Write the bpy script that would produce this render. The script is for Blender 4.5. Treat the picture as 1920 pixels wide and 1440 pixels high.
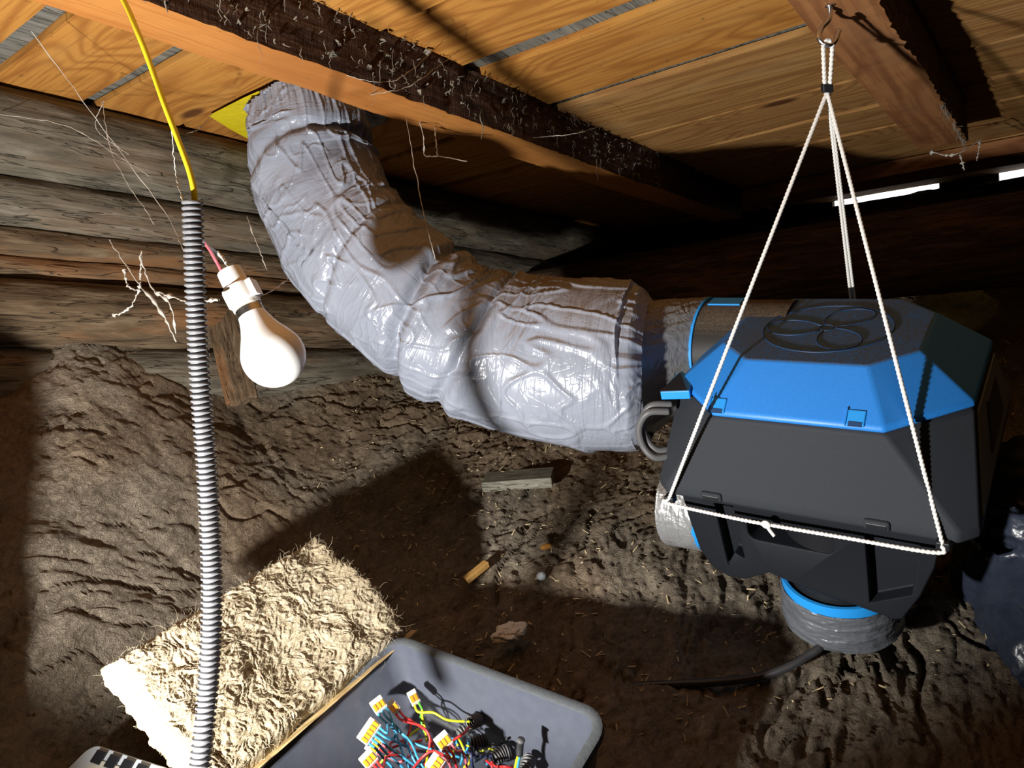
import bpy, bmesh, math, random
import numpy as np
from mathutils import Vector, Matrix

random.seed(7)
RNG = np.random.default_rng(11)
scene = bpy.context.scene
for o in list(bpy.data.objects):
    bpy.data.objects.remove(o, do_unlink=True)
COL = scene.collection

# ------------------------------------------------------------------ frames
# camera frame: X right, Y down, Z forward (metres); the world is levelled on the hanging unit
F = 1400.0
_R = np.array([[.795, .564, -.226], [.072, -.457, -.887], [-.603, .688, -.404]])
_u, _s, _v = np.linalg.svd(_R); BR = _u @ _v            # unit axes (u, w, up) in the camera frame
BT = np.array([.455, -.081, 1.08])
UPC = BR[:, 2]
FWC = np.array([0, 0, 1.]) - UPC * UPC[2]; FWC /= np.linalg.norm(FWC)
RTC = np.cross(FWC, UPC)
W = np.stack([RTC, FWC, UPC])                           # camera frame -> world
CAM_H = 0.97

def cw(p):                                              # camera-frame point(s) -> world
    return np.asarray(p, float) @ W.T + np.array([0, 0, CAM_H])
def ray(x, y):
    return np.array([(x - 960) / F, (y - 720) / F, 1.])
def px(x, y, z):                                        # a pixel at a depth -> world point
    return cw(ray(x, y) * z)
def onh(x, y, h):                                       # a pixel at a drop below the camera -> world point
    r = ray(x, y); return cw(r * (h / (-UPC @ r)))
RN = np.array([.046, .9988, .0141]); RN /= np.linalg.norm(RN)
RR = np.array([1090, -70, 1400.]); RR -= RN * (RN @ RR); RR /= np.linalg.norm(RR)
RB = np.cross(RN, RR)
RK = -.545
def rf(r, b, k):                                        # roof frame: down the slope, along the boards, below the boards
    r, b, k = np.broadcast_arrays(np.asarray(r, float), np.asarray(b, float), np.asarray(k, float))
    return cw(r[..., None] * RR + b[..., None] * RB + k[..., None] * RN)
def onroof(x, y, k=RK):
    r = ray(x, y); return r * (k / (RN @ r))
def bx(u, w, z):                                        # unit frame -> world
    u, w, z = np.broadcast_arrays(np.asarray(u, float), np.asarray(w, float), np.asarray(z, float))
    return cw(np.stack([u, w, z], -1) @ BR.T + BT)
def bhit(x, y, axis, val):                              # pixel ray meets a plane of the unit frame
    r = BR.T @ ray(x, y); t0 = -BR.T @ BT
    return t0 + r * ((val - t0[axis]) / r[axis])
def onb(x, y, b):                                       # pixel ray meets the plane b = const of the roof frame
    r = ray(x, y); P = r * (b / (RB @ r)); return P @ RR, P @ RN

# ------------------------------------------------------------------ camera, sky, lamp, exposure
cd = bpy.data.cameras.new('camera'); cam = bpy.data.objects.new('camera', cd); COL.objects.link(cam)
cd.sensor_width = 36; cd.lens = 36 * F / 1920; cd.clip_start = .01
M = np.eye(4); M[:3, :3] = W @ np.diag([1, -1, -1.]); M[2, 3] = CAM_H
cam.matrix_world = Matrix(M.tolist())
scene.camera = cam

world = bpy.data.worlds.new('sky'); scene.world = world; world.use_nodes = True
bg = world.node_tree.nodes['Background']; bg.inputs[0].default_value = (.93, .97, 1, 1); bg.inputs[1].default_value = 2.5

LAMP_AT = np.array([-.53, .42, .33]); LAMP_TO = np.array([-.05, -.30, 1.25])
ld = bpy.data.lights.new('work_lamp', 'SPOT'); lamp = bpy.data.objects.new('work_lamp', ld); COL.objects.link(lamp)
ld.energy = 95; ld.color = (1, .97, .92); ld.shadow_soft_size = .022
ld.spot_size = math.radians(97); ld.spot_blend = .38
lamp.location = cw(LAMP_AT)
lamp.rotation_euler = Vector(cw(LAMP_TO) - cw(LAMP_AT)).to_track_quat('-Z', 'Y').to_euler()

vs = scene.view_settings
vs.view_transform = 'Standard'; vs.look = 'None'; vs.gamma = 1; vs.use_curve_mapping = False
vs.exposure = 0.0
scene.cycles.max_bounces = 8; scene.cycles.diffuse_bounces = 2

# ------------------------------------------------------------------ noise
_perm = RNG.permutation(256); _perm = np.concatenate([_perm, _perm, _perm])
_grad = RNG.normal(size=(256, 3)); _grad /= np.linalg.norm(_grad, axis=1)[:, None]
def pn(p):
    p = np.asarray(p, float); sh = p.shape[:-1]; p = p.reshape(-1, 3)
    i = np.floor(p).astype(int); f = p - i; i &= 255
    u = f * f * f * (f * (f * 6 - 15) + 10)
    out = 0
    for dx in (0, 1):
        for dy in (0, 1):
            for dz in (0, 1):
                h = _perm[_perm[_perm[i[:, 0] + dx] + i[:, 1] + dy] + i[:, 2] + dz]
                g = _grad[h]
                d = (g * (f - np.array([dx, dy, dz]))).sum(1)
                wt = (u[:, 0] if dx else 1 - u[:, 0]) * (u[:, 1] if dy else 1 - u[:, 1]) * (u[:, 2] if dz else 1 - u[:, 2])
                out = out + wt * d
    return out.reshape(sh) * 1.5
def fbm(p, o=4, g=.5):
    a, s, t = 1., 0, 0
    p = np.asarray(p, float)
    for k in range(o):
        s = s + a * pn(p * 2 ** k + 17.3 * k); t += a; a *= g
    return s / t
def ridge(p, o=3, g=.5):
    a, s, t = 1., 0, 0
    p = np.asarray(p, float)
    for k in range(o):
        s = s + a * (1 - np.abs(pn(p * 2 ** k + 9.1 * k)) * 2); t += a; a *= g
    return s / t
def sst(a, b, x):
    t = np.clip((x - a) / (b - a), 0, 1); return t * t * (3 - 2 * t)
def S3(*a):
    return np.stack(np.broadcast_arrays(*[np.asarray(q, float) for q in a]), -1)

# ------------------------------------------------------------------ objects
ORG = {}
def thing(name, label, cat, at, group=None):
    o = bpy.data.objects.new(name, None); COL.objects.link(o); o.empty_display_size = .03
    o.location = at; ORG[o] = np.asarray(at, float)
    tag(o, label, cat, group); return o
def tag(o, label=None, cat=None, group=None, kind=None):
    if label: o['label'] = label
    if cat: o['category'] = cat
    if group: o['group'] = group
    if kind: o['kind'] = kind
    return o
def mesh(name, v, f, mat, parent=None, smooth=True, attr=None, label=None, auto=None, fmat=None):
    v = np.asarray(v, float).reshape(-1, 3)
    org = ORG[parent] if parent is not None else v.mean(0)
    me = bpy.data.meshes.new(name)
    f = f.tolist() if isinstance(f, np.ndarray) else f
    me.from_pydata((v - org).tolist(), [], f)
    for m in (mat if isinstance(mat, (list, tuple)) else [mat]): me.materials.append(m)
    if fmat is not None: me.polygons.foreach_set('material_index', np.asarray(fmat, np.int32))
    if smooth: me.polygons.foreach_set('use_smooth', np.ones(len(me.polygons), bool))
    if attr is not None:
        a = me.attributes.new('P', 'FLOAT_VECTOR', 'POINT'); a.data.foreach_set('vector', np.asarray(attr, float).reshape(-1))
    me.validate(); me.update()
    o = bpy.data.objects.new(name, me); COL.objects.link(o)
    if parent is not None: o.parent = parent; ORG[o] = ORG[parent]
    else: o.location = org; ORG[o] = org
    if auto is not None:
        me.set_sharp_from_angle(angle=math.radians(auto))
    if label: o['label'] = label
    return o
def bevel(o, w, seg=2, ang=30):
    m = o.modifiers.new('bevel', 'BEVEL'); m.width = w; m.segments = seg; m.limit_method = 'ANGLE'; m.angle_limit = math.radians(ang)
    return o
def gridf(nu, nv, wrap_v=False, flip=False):
    i, j = np.meshgrid(np.arange(nu - 1), np.arange(nv if wrap_v else nv - 1), indexing='ij')
    j2 = (j + 1) % nv
    q = np.stack([i * nv + j, (i + 1) * nv + j, (i + 1) * nv + j2, i * nv + j2], -1).reshape(-1, 4)
    return q[:, ::-1] if flip else q
def catmull(pts, n):
    P = np.asarray(pts, float); m = len(P)
    Q = np.vstack([2 * P[0] - P[1], P, 2 * P[-1] - P[-2]])
    t = np.linspace(0, m - 1 - 1e-9, n); i = t.astype(int); f = (t - i)[:, None]
    a, b, c, d = Q[i], Q[i + 1], Q[i + 2], Q[i + 3]
    return .5 * (2 * b + (c - a) * f + (2 * a - 5 * b + 4 * c - d) * f ** 2 + (3 * b - a - 3 * c + d) * f ** 3)
def frames(C):
    T = np.gradient(C, axis=0); T /= np.linalg.norm(T, axis=1)[:, None]
    n = np.cross(T[0], [0.31, .2, .93]); n /= np.linalg.norm(n)
    Ns = []
    for t in T:
        n = n - t * (n @ t); n /= np.linalg.norm(n); Ns.append(n)
    Ns = np.array(Ns); return T, Ns, np.cross(T, Ns)
def tube_vf(C, r, n=10, caps=True, rfun=None):
    C = np.asarray(C, float); T, A, B = frames(C); m = len(C)
    th = np.linspace(0, 2 * math.pi, n, endpoint=False)
    r = np.broadcast_to(np.asarray(r, float), (m,))[:, None]
    rr = r * np.ones((1, n))
    if rfun is not None: rr = rr * rfun(np.r_[0, np.cumsum(np.linalg.norm(np.diff(C, axis=0), axis=1))][:, None], th[None])
    V = C[:, None] + A[:, None] * (rr * np.cos(th))[..., None] + B[:, None] * (rr * np.sin(th))[..., None]
    f = gridf(m, n, True).tolist()
    if caps: f += [list(range(n))[::1], list(range((m - 1) * n, m * n))[::-1]]
    return V.reshape(-1, 3), f
def tube(name, C, r, mat, parent=None, n=10, **k):
    rfun = k.pop('rfun', None); caps = k.pop('caps', True)
    v, f = tube_vf(C, r, n, caps, rfun)
    return mesh(name, v, f, mat, parent, **k)
def lathe_vf(prof, at, axis, n=32, side=None):
    at = np.asarray(at, float); a = np.asarray(axis, float); a = a / np.linalg.norm(a)
    s = np.cross(a, [.3, .9, .1] if side is None else side); s /= np.linalg.norm(s); t = np.cross(a, s)
    th = np.linspace(0, 2 * math.pi, n, endpoint=False)
    V = [at + a * z + (s * math.cos(q) + t * math.sin(q)) * r for r, z in prof for q in th]
    return np.array(V), gridf(len(prof), n, True).tolist()
def lathe(name, prof, at, axis, mat, parent=None, n=32, **k):
    v, f = lathe_vf(prof, at, axis, n); return mesh(name, v, f, mat, parent, **k)
def boxvf(fn, x0, x1, y0, y1, z0, z1):
    v = [fn(x, y, z) for z in (z0, z1) for y in (y0, y1) for x in (x0, x1)]
    return np.array(v), [[0, 2, 3, 1], [4, 5, 7, 6], [0, 1, 5, 4], [2, 6, 7, 3], [0, 4, 6, 2], [1, 3, 7, 5]]
def join(parts):
    V, Fc, n = [], [], 0
    for v, f in parts:
        V.append(np.asarray(v)); Fc += [[i + n for i in q] for q in (f.tolist() if isinstance(f, np.ndarray) else f)]; n += len(v)
    return np.vstack(V), Fc

# ------------------------------------------------------------------ materials
class NT:
    def __init__(s, name):
        s.m = bpy.data.materials.new(name); s.m.use_nodes = True; s.t = s.m.node_tree
        s.b = s.t.nodes['Principled BSDF']; s.out = s.t.nodes['Material Output']
    def n(s, kind, **k):
        q = s.t.nodes.new(kind)
        for a, b in k.items(): setattr(q, a, b)
        return q
    def l(s, a, b): s.t.links.new(a, b)
    def put(s, sock, v):
        if isinstance(v, bpy.types.NodeSocket): s.l(v, sock)
        elif v is not None: sock.default_value = v
    def coord(s, kind='Object'):
        return s.n('ShaderNodeTexCoord').outputs[kind]
    def attr(s, name='P'):
        return s.n('ShaderNodeAttribute', attribute_name=name).outputs['Vector']
    def map(s, v, sc=(1, 1, 1), loc=(0, 0, 0)):
        q = s.n('ShaderNodeMapping'); s.l(v, q.inputs[0]); q.inputs['Scale'].default_value = sc; q.inputs['Location'].default_value = loc
        return q.outputs[0]
    def noise(s, v, scale=5, detail=3, rough=.55, dist=0):
        q = s.n('ShaderNodeTexNoise'); s.l(v, q.inputs['Vector'])
        q.inputs['Scale'].default_value = scale; q.inputs['Detail'].default_value = detail
        q.inputs['Roughness'].default_value = rough; q.inputs['Distortion'].default_value = dist
        return q.outputs[0]
    def vor(s, v, scale, feature='F1'):
        q = s.n('ShaderNodeTexVoronoi', feature=feature); s.l(v, q.inputs['Vector']); q.inputs['Scale'].default_value = scale
        return q.outputs['Distance']
    def math(s, op, a, b=None, c=None, clamp=False):
        q = s.n('ShaderNodeMath', operation=op, use_clamp=clamp)
        s.put(q.inputs[0], a); s.put(q.inputs[1], b)
        if c is not None: s.put(q.inputs[2], c)
        return q.outputs[0]
    def rng(s, v, a, b, c=0, d=1):
        q = s.n('ShaderNodeMapRange', interpolation_type='SMOOTHSTEP'); s.l(v, q.inputs[0])
        for i, x in enumerate((a, b, c, d)): q.inputs[1 + i].default_value = x
        return q.outputs[0]
    def mix(s, f, a, b, mode='MIX'):
        q = s.n('ShaderNodeMix', data_type='RGBA', blend_type=mode)
        s.put(q.inputs[0], f)
        for i, x in ((6, a), (7, b)):
            s.put(q.inputs[i], x if isinstance(x, bpy.types.NodeSocket) else (*x, 1))
        return q.outputs[2]
    def ramp(s, v, stops):
        q = s.n('ShaderNodeValToRGB'); s.l(v, q.inputs[0]); e = q.color_ramp.elements
        while len(e) < len(stops): e.new(.5)
        for x, (p, c) in zip(e, stops): x.position = p; x.color = (*c, 1)
        return q.outputs[0]
    def bump(s, h, dist=.002, strength=1, prev=None):
        q = s.n('ShaderNodeBump'); q.inputs['Distance'].default_value = dist; q.inputs['Strength'].default_value = strength
        s.l(h, q.inputs['Height'])
        if prev is not None: s.l(prev, q.inputs['Normal'])
        return q.outputs[0]
    def fin(s, col=None, rough=.6, spec=.5, metal=0, normal=None, alpha=None, trans=None):
        if col is not None: s.put(s.b.inputs['Base Color'], col if isinstance(col, bpy.types.NodeSocket) else (*col, 1))
        s.put(s.b.inputs['Roughness'], rough); s.put(s.b.inputs['Specular IOR Level'], spec); s.put(s.b.inputs['Metallic'], metal)
        if normal is not None: s.l(normal, s.b.inputs['Normal'])
        if alpha is not None: s.put(s.b.inputs['Alpha'], alpha)
        if trans is not None: s.put(s.b.inputs['Transmission Weight'], trans)
        return s.m
    def upness(s):
        g = s.n('ShaderNodeNewGeometry'); x = s.n('ShaderNodeSeparateXYZ'); s.l(g.outputs['True Normal'], x.inputs[0]); return x.outputs[2]

def wood(name, lo, hi, stain, ring=58, knots=True, dirt=.5, ):
    t = NT(name); P = t.attr()
    big = t.noise(t.map(P, (.8, 4.6, 4.6)), 1, 2, .45, .15)
    if knots:
        kv = t.vor(t.map(P, (2.1, 5.6, 5.6)), 1.0)
        kr = t.rng(kv, .02, .5, 1, 0)
        big = t.math('ADD', big, t.math('MULTIPLY', kr, .22))
    band = t.math('SINE', t.math('MULTIPLY', big, ring * 6.2832 / 3))
    band = t.math('MULTIPLY_ADD', band, .5, .5)
    band = t.math('MULTIPLY', t.math('POWER', band, 2.2), .72)
    fine = t.noise(t.map(P, (6, 160, 160)), 1, 3, .6)
    c = t.mix(band, hi, lo)
    c = t.mix(t.math('MULTIPLY', t.rng(fine, .45, .68), .65), c, lo)
    pale = t.noise(t.map(P, (2, 6, 6)), 1.6, 3)
    c = t.mix(t.math('MULTIPLY', t.rng(pale, .5, .75), .45), c, stain)
    if knots:
        core = t.rng(kv, .045, .11, 1, 0)
        c = t.mix(t.math('MULTIPLY', core, .85), c, (.075, .02, .008))
    spots = t.noise(P, 60, 4, .7)
    c = t.mix(t.math('MULTIPLY', t.rng(spots, .62, .72), dirt), c, (.06, .035, .02))
    h = t.math('MULTIPLY_ADD', fine, .7, t.math('MULTIPLY', band, -.3))
    return t.fin(c, .72, .25, normal=t.bump(h, .0016, .55))
PINE = wood('pine_boards', (.34, .125, .024), (.56, .255, .055), (.62, .34, .10))
PINE2 = wood('pine_boards_aged', (.27, .115, .034), (.48, .255, .085), (.55, .36, .16), ring=66)
PINE_BEAM = wood('sawn_beam_face', (.37, .13, .028), (.48, .20, .048), (.52, .25, .075), ring=14, knots=False, dirt=.3)
PINE_BRN = wood('rafter_brown', (.20, .075, .028), (.36, .16, .06), (.30, .16, .08), ring=40)

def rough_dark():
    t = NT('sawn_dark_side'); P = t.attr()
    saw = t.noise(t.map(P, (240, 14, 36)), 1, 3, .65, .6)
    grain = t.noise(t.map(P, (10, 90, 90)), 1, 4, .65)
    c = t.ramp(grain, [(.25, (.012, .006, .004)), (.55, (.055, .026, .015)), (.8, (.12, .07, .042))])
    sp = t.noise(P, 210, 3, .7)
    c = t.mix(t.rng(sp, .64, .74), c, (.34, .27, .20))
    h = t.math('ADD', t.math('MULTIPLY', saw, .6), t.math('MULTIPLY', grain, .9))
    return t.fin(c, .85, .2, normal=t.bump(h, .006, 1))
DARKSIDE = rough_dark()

def weathered(name, a, b, c3, brn=.5):
    t = NT(name); P = t.attr()
    fib = t.noise(t.map(P, (9, 60, 60)), 1, 5, .65, .5)
    lo = t.noise(t.map(P, (2.2, 9, 9)), 1, 4, .6)
    c = t.ramp(fib, [(.28, a), (.52, b), (.75, c3)])
    c = t.mix(t.math('MULTIPLY', t.rng(lo, .52, .66), brn), c, (.27, .12, .045))
    crk = t.noise(t.map(P, (3, 42, 42)), 1, 3, .6, .5)
    cr = t.rng(t.math('ABSOLUTE', t.math('SUBTRACT', crk, .5)), .0, .010, 1, 0)
    c = t.mix(t.math('MULTIPLY', cr, .6), c, (.02, .016, .012))
    h = t.math('SUBTRACT', fib, t.math('MULTIPLY', cr, .6))
    return t.fin(c, .88, .15, normal=t.bump(h, .005, .9))
LOGGREY = weathered('weathered_log', (.06, .051, .038), (.155, .135, .102), (.28, .25, .20), .22)
LOGBRN = weathered('brown_log', (.045, .030, .018), (.135, .092, .055), (.25, .19, .125), .6)
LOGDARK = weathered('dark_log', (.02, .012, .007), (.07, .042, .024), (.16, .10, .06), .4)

def wool(name, cols, sc=1., tint=None, bd=.012):
    t = NT(name); P = t.coord('Object')
    a = t.noise(P, 9 * sc, 5, .62, .8); b = t.noise(t.map(P, (1, 1, 2)), 48 * sc, 5, .65, 1.4); f = t.noise(P, 190 * sc, 3, .6, 2.2)
    v = t.math('ADD', t.math('MULTIPLY', a, .45), t.math('MULTIPLY', b, .55))
    c = t.ramp(v, cols)
    c = t.mix(t.math('MULTIPLY', t.rng(f, .55, .75), .35), c, cols[-1][1])
    if tint: c = t.mix(t.rng(t.noise(P, 3.1, 2), .45, .62), c, tint, 'MULTIPLY')
    h = t.math('ADD', t.math('MULTIPLY', b, .8), t.math('MULTIPLY', f, .35))
    return t.fin(c, .95, .08, normal=t.bump(h, bd, .9))
WOOL = wool('dusty_mineral_wool', [(.28, (.055, .043, .032)), (.44, (.18, .148, .112)), (.58, (.28, .235, .18)), (.75, (.42, .36, .28))], tint=(.95, .84, .74))
WOOLB = wool('fresh_mineral_wool', [(.25, (.26, .20, .13)), (.42, (.50, .41, .28)), (.58, (.66, .57, .41)), (.78, (.80, .74, .60))], 1.3, tint=(.86, .84, .80), bd=.007)
FOAM = wool('yellow_wool', [(.3, (.35, .33, .10)), (.5, (.62, .60, .24)), (.7, (.8, .78, .42))], .8)

def plain(name, col, rough=.5, spec=.5, metal=0, nz=None, nd=.0008, dust=None):
    t = NT(name); P = t.coord('Object'); nm = None; c = col
    if nz:
        n1 = t.noise(P, nz, 3, .6); nm = t.bump(n1, nd, .6)
        c = t.mix(t.math('MULTIPLY', t.rng(n1, .35, .7), .18), col, tuple(min(1, q * 1.5 + .01) for q in col))
    if dust:
        d = t.noise(P, 330, 3, .7); d2 = t.noise(P, 25, 3, .6)
        up = t.rng(t.upness(), dust[2] if len(dust) > 2 else .55, dust[3] if len(dust) > 2 else .97)
        m = t.math('MULTIPLY', up, t.math('ADD', t.math('MULTIPLY', t.rng(d, .42, .66), .75), t.math('MULTIPLY', d2, dust[1])), clamp=True)
        c = t.mix(m, c, dust[0])
        rough = t.math('MULTIPLY_ADD', m, .5, rough, clamp=True)
    return t.fin(c, rough, spec, metal, nm)
def film():
    t = NT('grey_plastic_film'); P = t.coord('Object'); A = t.attr()
    w = t.noise(t.map(A, (46, 7, 7)), 1, 3, .5, 1.0)                      # creases running round the duct
    w2 = t.noise(t.map(A, (16, 22, 22)), 1, 3, .5, 1.5)
    r1 = t.rng(t.math('ABSOLUTE', t.math('SUBTRACT', w, .5)), 0, .12, 1, 0)
    r2 = t.rng(t.math('ABSOLUTE', t.math('SUBTRACT', w2, .5)), 0, .05, 1, 0)
    nm = t.bump(t.math('ADD', t.math('MULTIPLY', r1, .7), t.math('MULTIPLY', r2, .35)), .0016, .45)
    w3 = t.noise(P, 7, 2)
    base = t.mix(t.rng(w3, .3, .7), (.26, .285, .35), (.31, .335, .405))
    d = t.noise(P, 160, 4, .75); d2 = t.noise(P, 9, 3, .6)
    up = t.math('ADD', t.upness(), t.math('MULTIPLY_ADD', d2, .9, -.45))
    m = t.math('MULTIPLY', t.rng(up, .66, 1.05), t.math('MULTIPLY_ADD', t.rng(d, .35, .6), .45, .5), clamp=True)
    c = t.mix(m, base, (.16, .11, .07))
    rg = t.math('MULTIPLY_ADD', m, .45, .25, clamp=True)
    return t.fin(c, rg, .5, normal=nm)
FILM = film()
def tapem():
    t = NT('silver_duct_tape'); P = t.coord('Object')
    w = t.noise(P, 26, 3, .55, 1.2); thr = t.noise(P, 700, 1)
    h = t.math('ADD', t.math('ABSOLUTE', t.math('SUBTRACT', w, .5)), t.math('MULTIPLY', thr, .03))
    d = t.noise(P, 260, 3, .75); m = t.math('MULTIPLY', t.rng(t.upness(), .35, .9), t.rng(d, .3, .6))
    c = t.mix(m, (.33, .335, .345), (.15, .11, .075))
    return t.fin(c, .33, .6, .3, t.bump(h, .008, .6))
TAPE = tapem()
TAPE_SHADE = plain('shaded_duct_tape', (.13, .14, .16), .36, .5, .2, nz=40, nd=.006)  # duct tape toned darker: weaker light at the bottom spigot painted in
BLUE = plain('blue_plastic', (.022, .215, .68), .42, .4, nz=420, nd=.0002, dust=((.10, .112, .12), .75, .90, .985))
BLUE2 = plain('bright_blue_plastic', (.02, .30, .80), .4, .4)
GROOVE = plain('logo_groove', (.012, .05, .14), .5)
DUSTY = plain('settled_dust', (.15, .115, .07), .95, .1, nz=300, nd=.002)
BODY = plain('charcoal_plastic', (.030, .034, .041), .62, .14, nz=900, nd=.0002)
BASEM = plain('black_housing', (.010, .012, .016), .55, .2)
BLACK = plain('black_plastic', (.012, .013, .016), .4, .45)
PIPE = plain('black_pipe', (.02, .019, .018), .5, .4, dust=((.12, .09, .06), .8))
PANEL = plain('grey_end_plate', (.22, .25, .25), .5)
SLOT = plain('dark_label', (.05, .05, .05), .5)
TRAY = plain('slate_plastic', (.078, .086, .112), .32, .45, nz=60, nd=.0003)
TRAYRIM = plain('scuffed_rim', (.085, .095, .105), .6, .3, nz=180, nd=.0012)
CONDUIT = plain('grey_conduit', (.15, .15, .16), .45, .4, nz=300, nd=.0004)
WHITE = plain('white_plastic', (.86, .86, .83), .35, .5)
BULB = plain('opal_bulb', (.92, .93, .92), .22, .5)
CHROME = plain('zinc_steel', (.72, .73, .75), .25, .5, 1)
BRASS = plain('lamp_cap_steel', (.55, .52, .46), .3, .5, 1)
ROPE = plain('white_cord', (.80, .79, .76), .7, .3, nz=800, nd=.0004)
YEL = plain('yellow_sleeve', (.80, .72, .03), .4, .4)
YELM = plain('yellow_membrane', (.86, .70, .02), .35, .5, nz=40, nd=.003)
CABLE = plain('black_cable', (.03, .03, .033), .4, .5)
GREYCAB = plain('grey_cable', (.11, .11, .115), .45, .4)
WEB = plain('cobweb', (.55, .52, .46), .8, .2)
KRAFT = plain('kraft_paper', (.50, .36, .17), .7, .2, nz=60, nd=.001)
CHIP = plain('chips', (.62, .50, .30), .8, .2)
RED = plain('red_wire', (.60, .03, .03), .35, .5); PINK = plain('pink_wire', (.72, .14, .18), .35, .5)
BLU = plain('blue_wire', (.05, .32, .55), .35, .5); YGR = plain('yellow_green_wire', (.62, .66, .02), .35, .5)
GRN = plain('green_wire', (.08, .36, .05), .35, .5); NAVY = plain('navy_wire', (.02, .03, .10), .4, .5)
ORG_ = plain('orange_lever', (.85, .33, .02), .35, .5)
def clear():
    t = NT('clear_shell'); return t.fin((.82, .80, .76), .15, .5, trans=.35)
CLEAR = clear()
CASEM = (lambda t: t.fin((.60, .66, .72), .2, .5, trans=.3))(NT('clear_case'))
WOODCHIP = plain('wood_offcut', (.42, .24, .07), .8, .2, nz=90, nd=.002)
GREYWOOD = weathered('grey_offcut', (.14, .13, .10), (.27, .26, .21), (.36, .35, .29), 0)

# ------------------------------------------------------------------ roof
R0, R1, B0, B1 = -1.7, 2.78, -1.62, 2.3
v, f = boxvf(rf, R0, R1, B0, B1, RK - .060, RK - .013)
CEILM = weathered('upper_boards', (.10, .098, .085), (.20, .195, .17), (.28, .27, .24), .0)
ceil = mesh('ceiling', v, f, CEILM, smooth=False, attr=np.array([[x, y, z] for z in (0, 1) for y in (B0, B1) for x in (R0, R1)]))
tag(ceil, 'underside of the sloping board roof', kind='structure')
def plank(r0, r1, b0, b1, k0, mat, parent, seed, warp=.004, nb=60, nr=7, th=.0125, taper=0):
    t = np.linspace(0, 1, nb); s = np.linspace(0, 1, nr)
    Tt, Ss = np.meshgrid(t, s, indexing='ij')
    b = b0 + (b1 - b0) * Tt
    e0 = r0 + warp * fbm(S3(b[:, 0] * 5, seed, 0), 4)[:, None]; e1 = r1 + taper * (t[:, None] - .5) + warp * fbm(S3(b[:, 0] * 5, seed, 9), 4)[:, None]
    r = e0 + (e1 - e0) * Ss
    k = k0 + .0035 * fbm(S3(b * 2.5, r * 7, seed), 3)
    top = k0 - th
    bot = rf(r, b, k); up = rf(r, b, np.full_like(r, top))
    n = nb * nr
    F1 = gridf(nb, nr); F2 = gridf(nb, nr, flip=True) + n
    edge = [i * nr for i in range(nb)] + [(nb - 1) * nr + j for j in range(1, nr)] + [i * nr + nr - 1 for i in range(nb - 2, -1, -1)] + [j for j in range(nr - 2, 0, -1)]
    F3 = [[edge[i], edge[i] + n, edge[(i + 1) % len(edge)] + n, edge[(i + 1) % len(edge)]] for i in range(len(edge))]
    off = np.array([seed * 7.31, seed * 3.17, seed * 1.7])
    at = np.concatenate([S3(b, r, k).reshape(-1, 3), S3(b, r, np.full_like(r, top)).reshape(-1, 3)]) + off
    return mesh('plank', np.concatenate([bot.reshape(-1, 3), up.reshape(-1, 3)]), F1.tolist() + F2.tolist() + F3, mat, parent, attr=at, auto=40)
seams = [-1.65, -1.35, -1.1, -.82, -.55, -.3, -.07, .17, .462, .642, .82, 1.03, 1.286, 1.585, 1.79, 1.96, 2.12, 2.30, 2.46, 2.62, 2.75]
gaps = {.462: .040, .642: .026, .82: .018, 1.03: .052, 1.286: .034, 1.585: .020, 1.79: .020}
for i, (a, c) in enumerate(zip(seams[:-1], seams[1:])):
    g0 = gaps.get(a, .006); g1 = gaps.get(c, .006)
    plank(a + g0 * .5, c - g1 * .5, -1.58, -.885, RK + (.003 if i % 2 else 0), PINE, ceil, i + 1.)
    plank(a + g0 * .5, c - g1 * .5, -.875, 1.2, RK + (.003 if i % 3 == 0 else 0), PINE2 if i > 11 else PINE, ceil, i + 40., nb=90)
# rafters -------------------------------------------------------------
def beam(name, label, b0, b1, r0, r1, k0, k1, sidem, botm, seed, bow=0, nr=240):
    nb, nk = 14, 22
    loop = [(b0 + (b1 - b0) * i / nb, k1) for i in range(nb)] + [(b1, k1 + (k0 - k1) * i / nk) for i in range(nk)] + \
           [(b1 + (b0 - b1) * i / nb, k0) for i in range(nb)] + [(b0, k0 + (k1 - k0) * i / nk) for i in range(nk)]
    L = np.array(loop); m = len(L)
    r = np.linspace(r0, r1, nr)[:, None]
    b = L[None, :, 0] + 0 * r; k = L[None, :, 1] + 0 * r
    P = S3(r, b, k)
    isside = np.zeros(m); isside[nb:nb + nk] = 1; isside[2 * nb + nk:] = 1
    rough = .004 * fbm(S3(r * 18, b * 40, k * 40 + seed), 4) + .0045 * ridge(S3(r * 45 + seed, b * 20, k * 12), 3) - .003
    cb, ck = (b0 + b1) / 2, (k0 + k1) / 2
    db = np.sign(b - cb) * isside[None]; dk = np.where(isside[None] > 0, 0, np.sign(k - ck))
    wav = bow * np.sin(r * 2.2 + seed) + .006 * fbm(S3(r * 3, seed, 0), 3)
    b2 = b + db * rough * 1.3 + wav; k2 = k + dk * rough * .35 + .004 * fbm(S3(r * 4, seed + 5, b * 0), 2)
    V = rf(r + 0 * b2, b2, k2).reshape(-1, 3)
    Fq = gridf(nr, m, True)
    j = np.tile(np.arange(m), nr - 1)
    fm = np.where(isside[j] > 0, 0, 1)
    caps = [list(range(m)), list(range((nr - 1) * m, nr * m))[::-1]]
    t = thing(name, label, 'beam', rf((r0 + r1) / 2, cb, k0))
    mesh('timber', V, Fq.tolist() + caps, [sidem, botm], t, attr=S3(P[..., 0], P[..., 1], P[..., 2]).reshape(-1, 3) + seed * 3.3, fmat=list(fm) + [0, 0], auto=50)
    return t
beamA = beam('rafter', 'long rafter with dark cobwebbed side and orange sawn underside running over the duct', -.945, -.857, -.6, 2.3, RK + .001, -.452, DARKSIDE, PINE_BEAM, 2., bow=.004)
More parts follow.
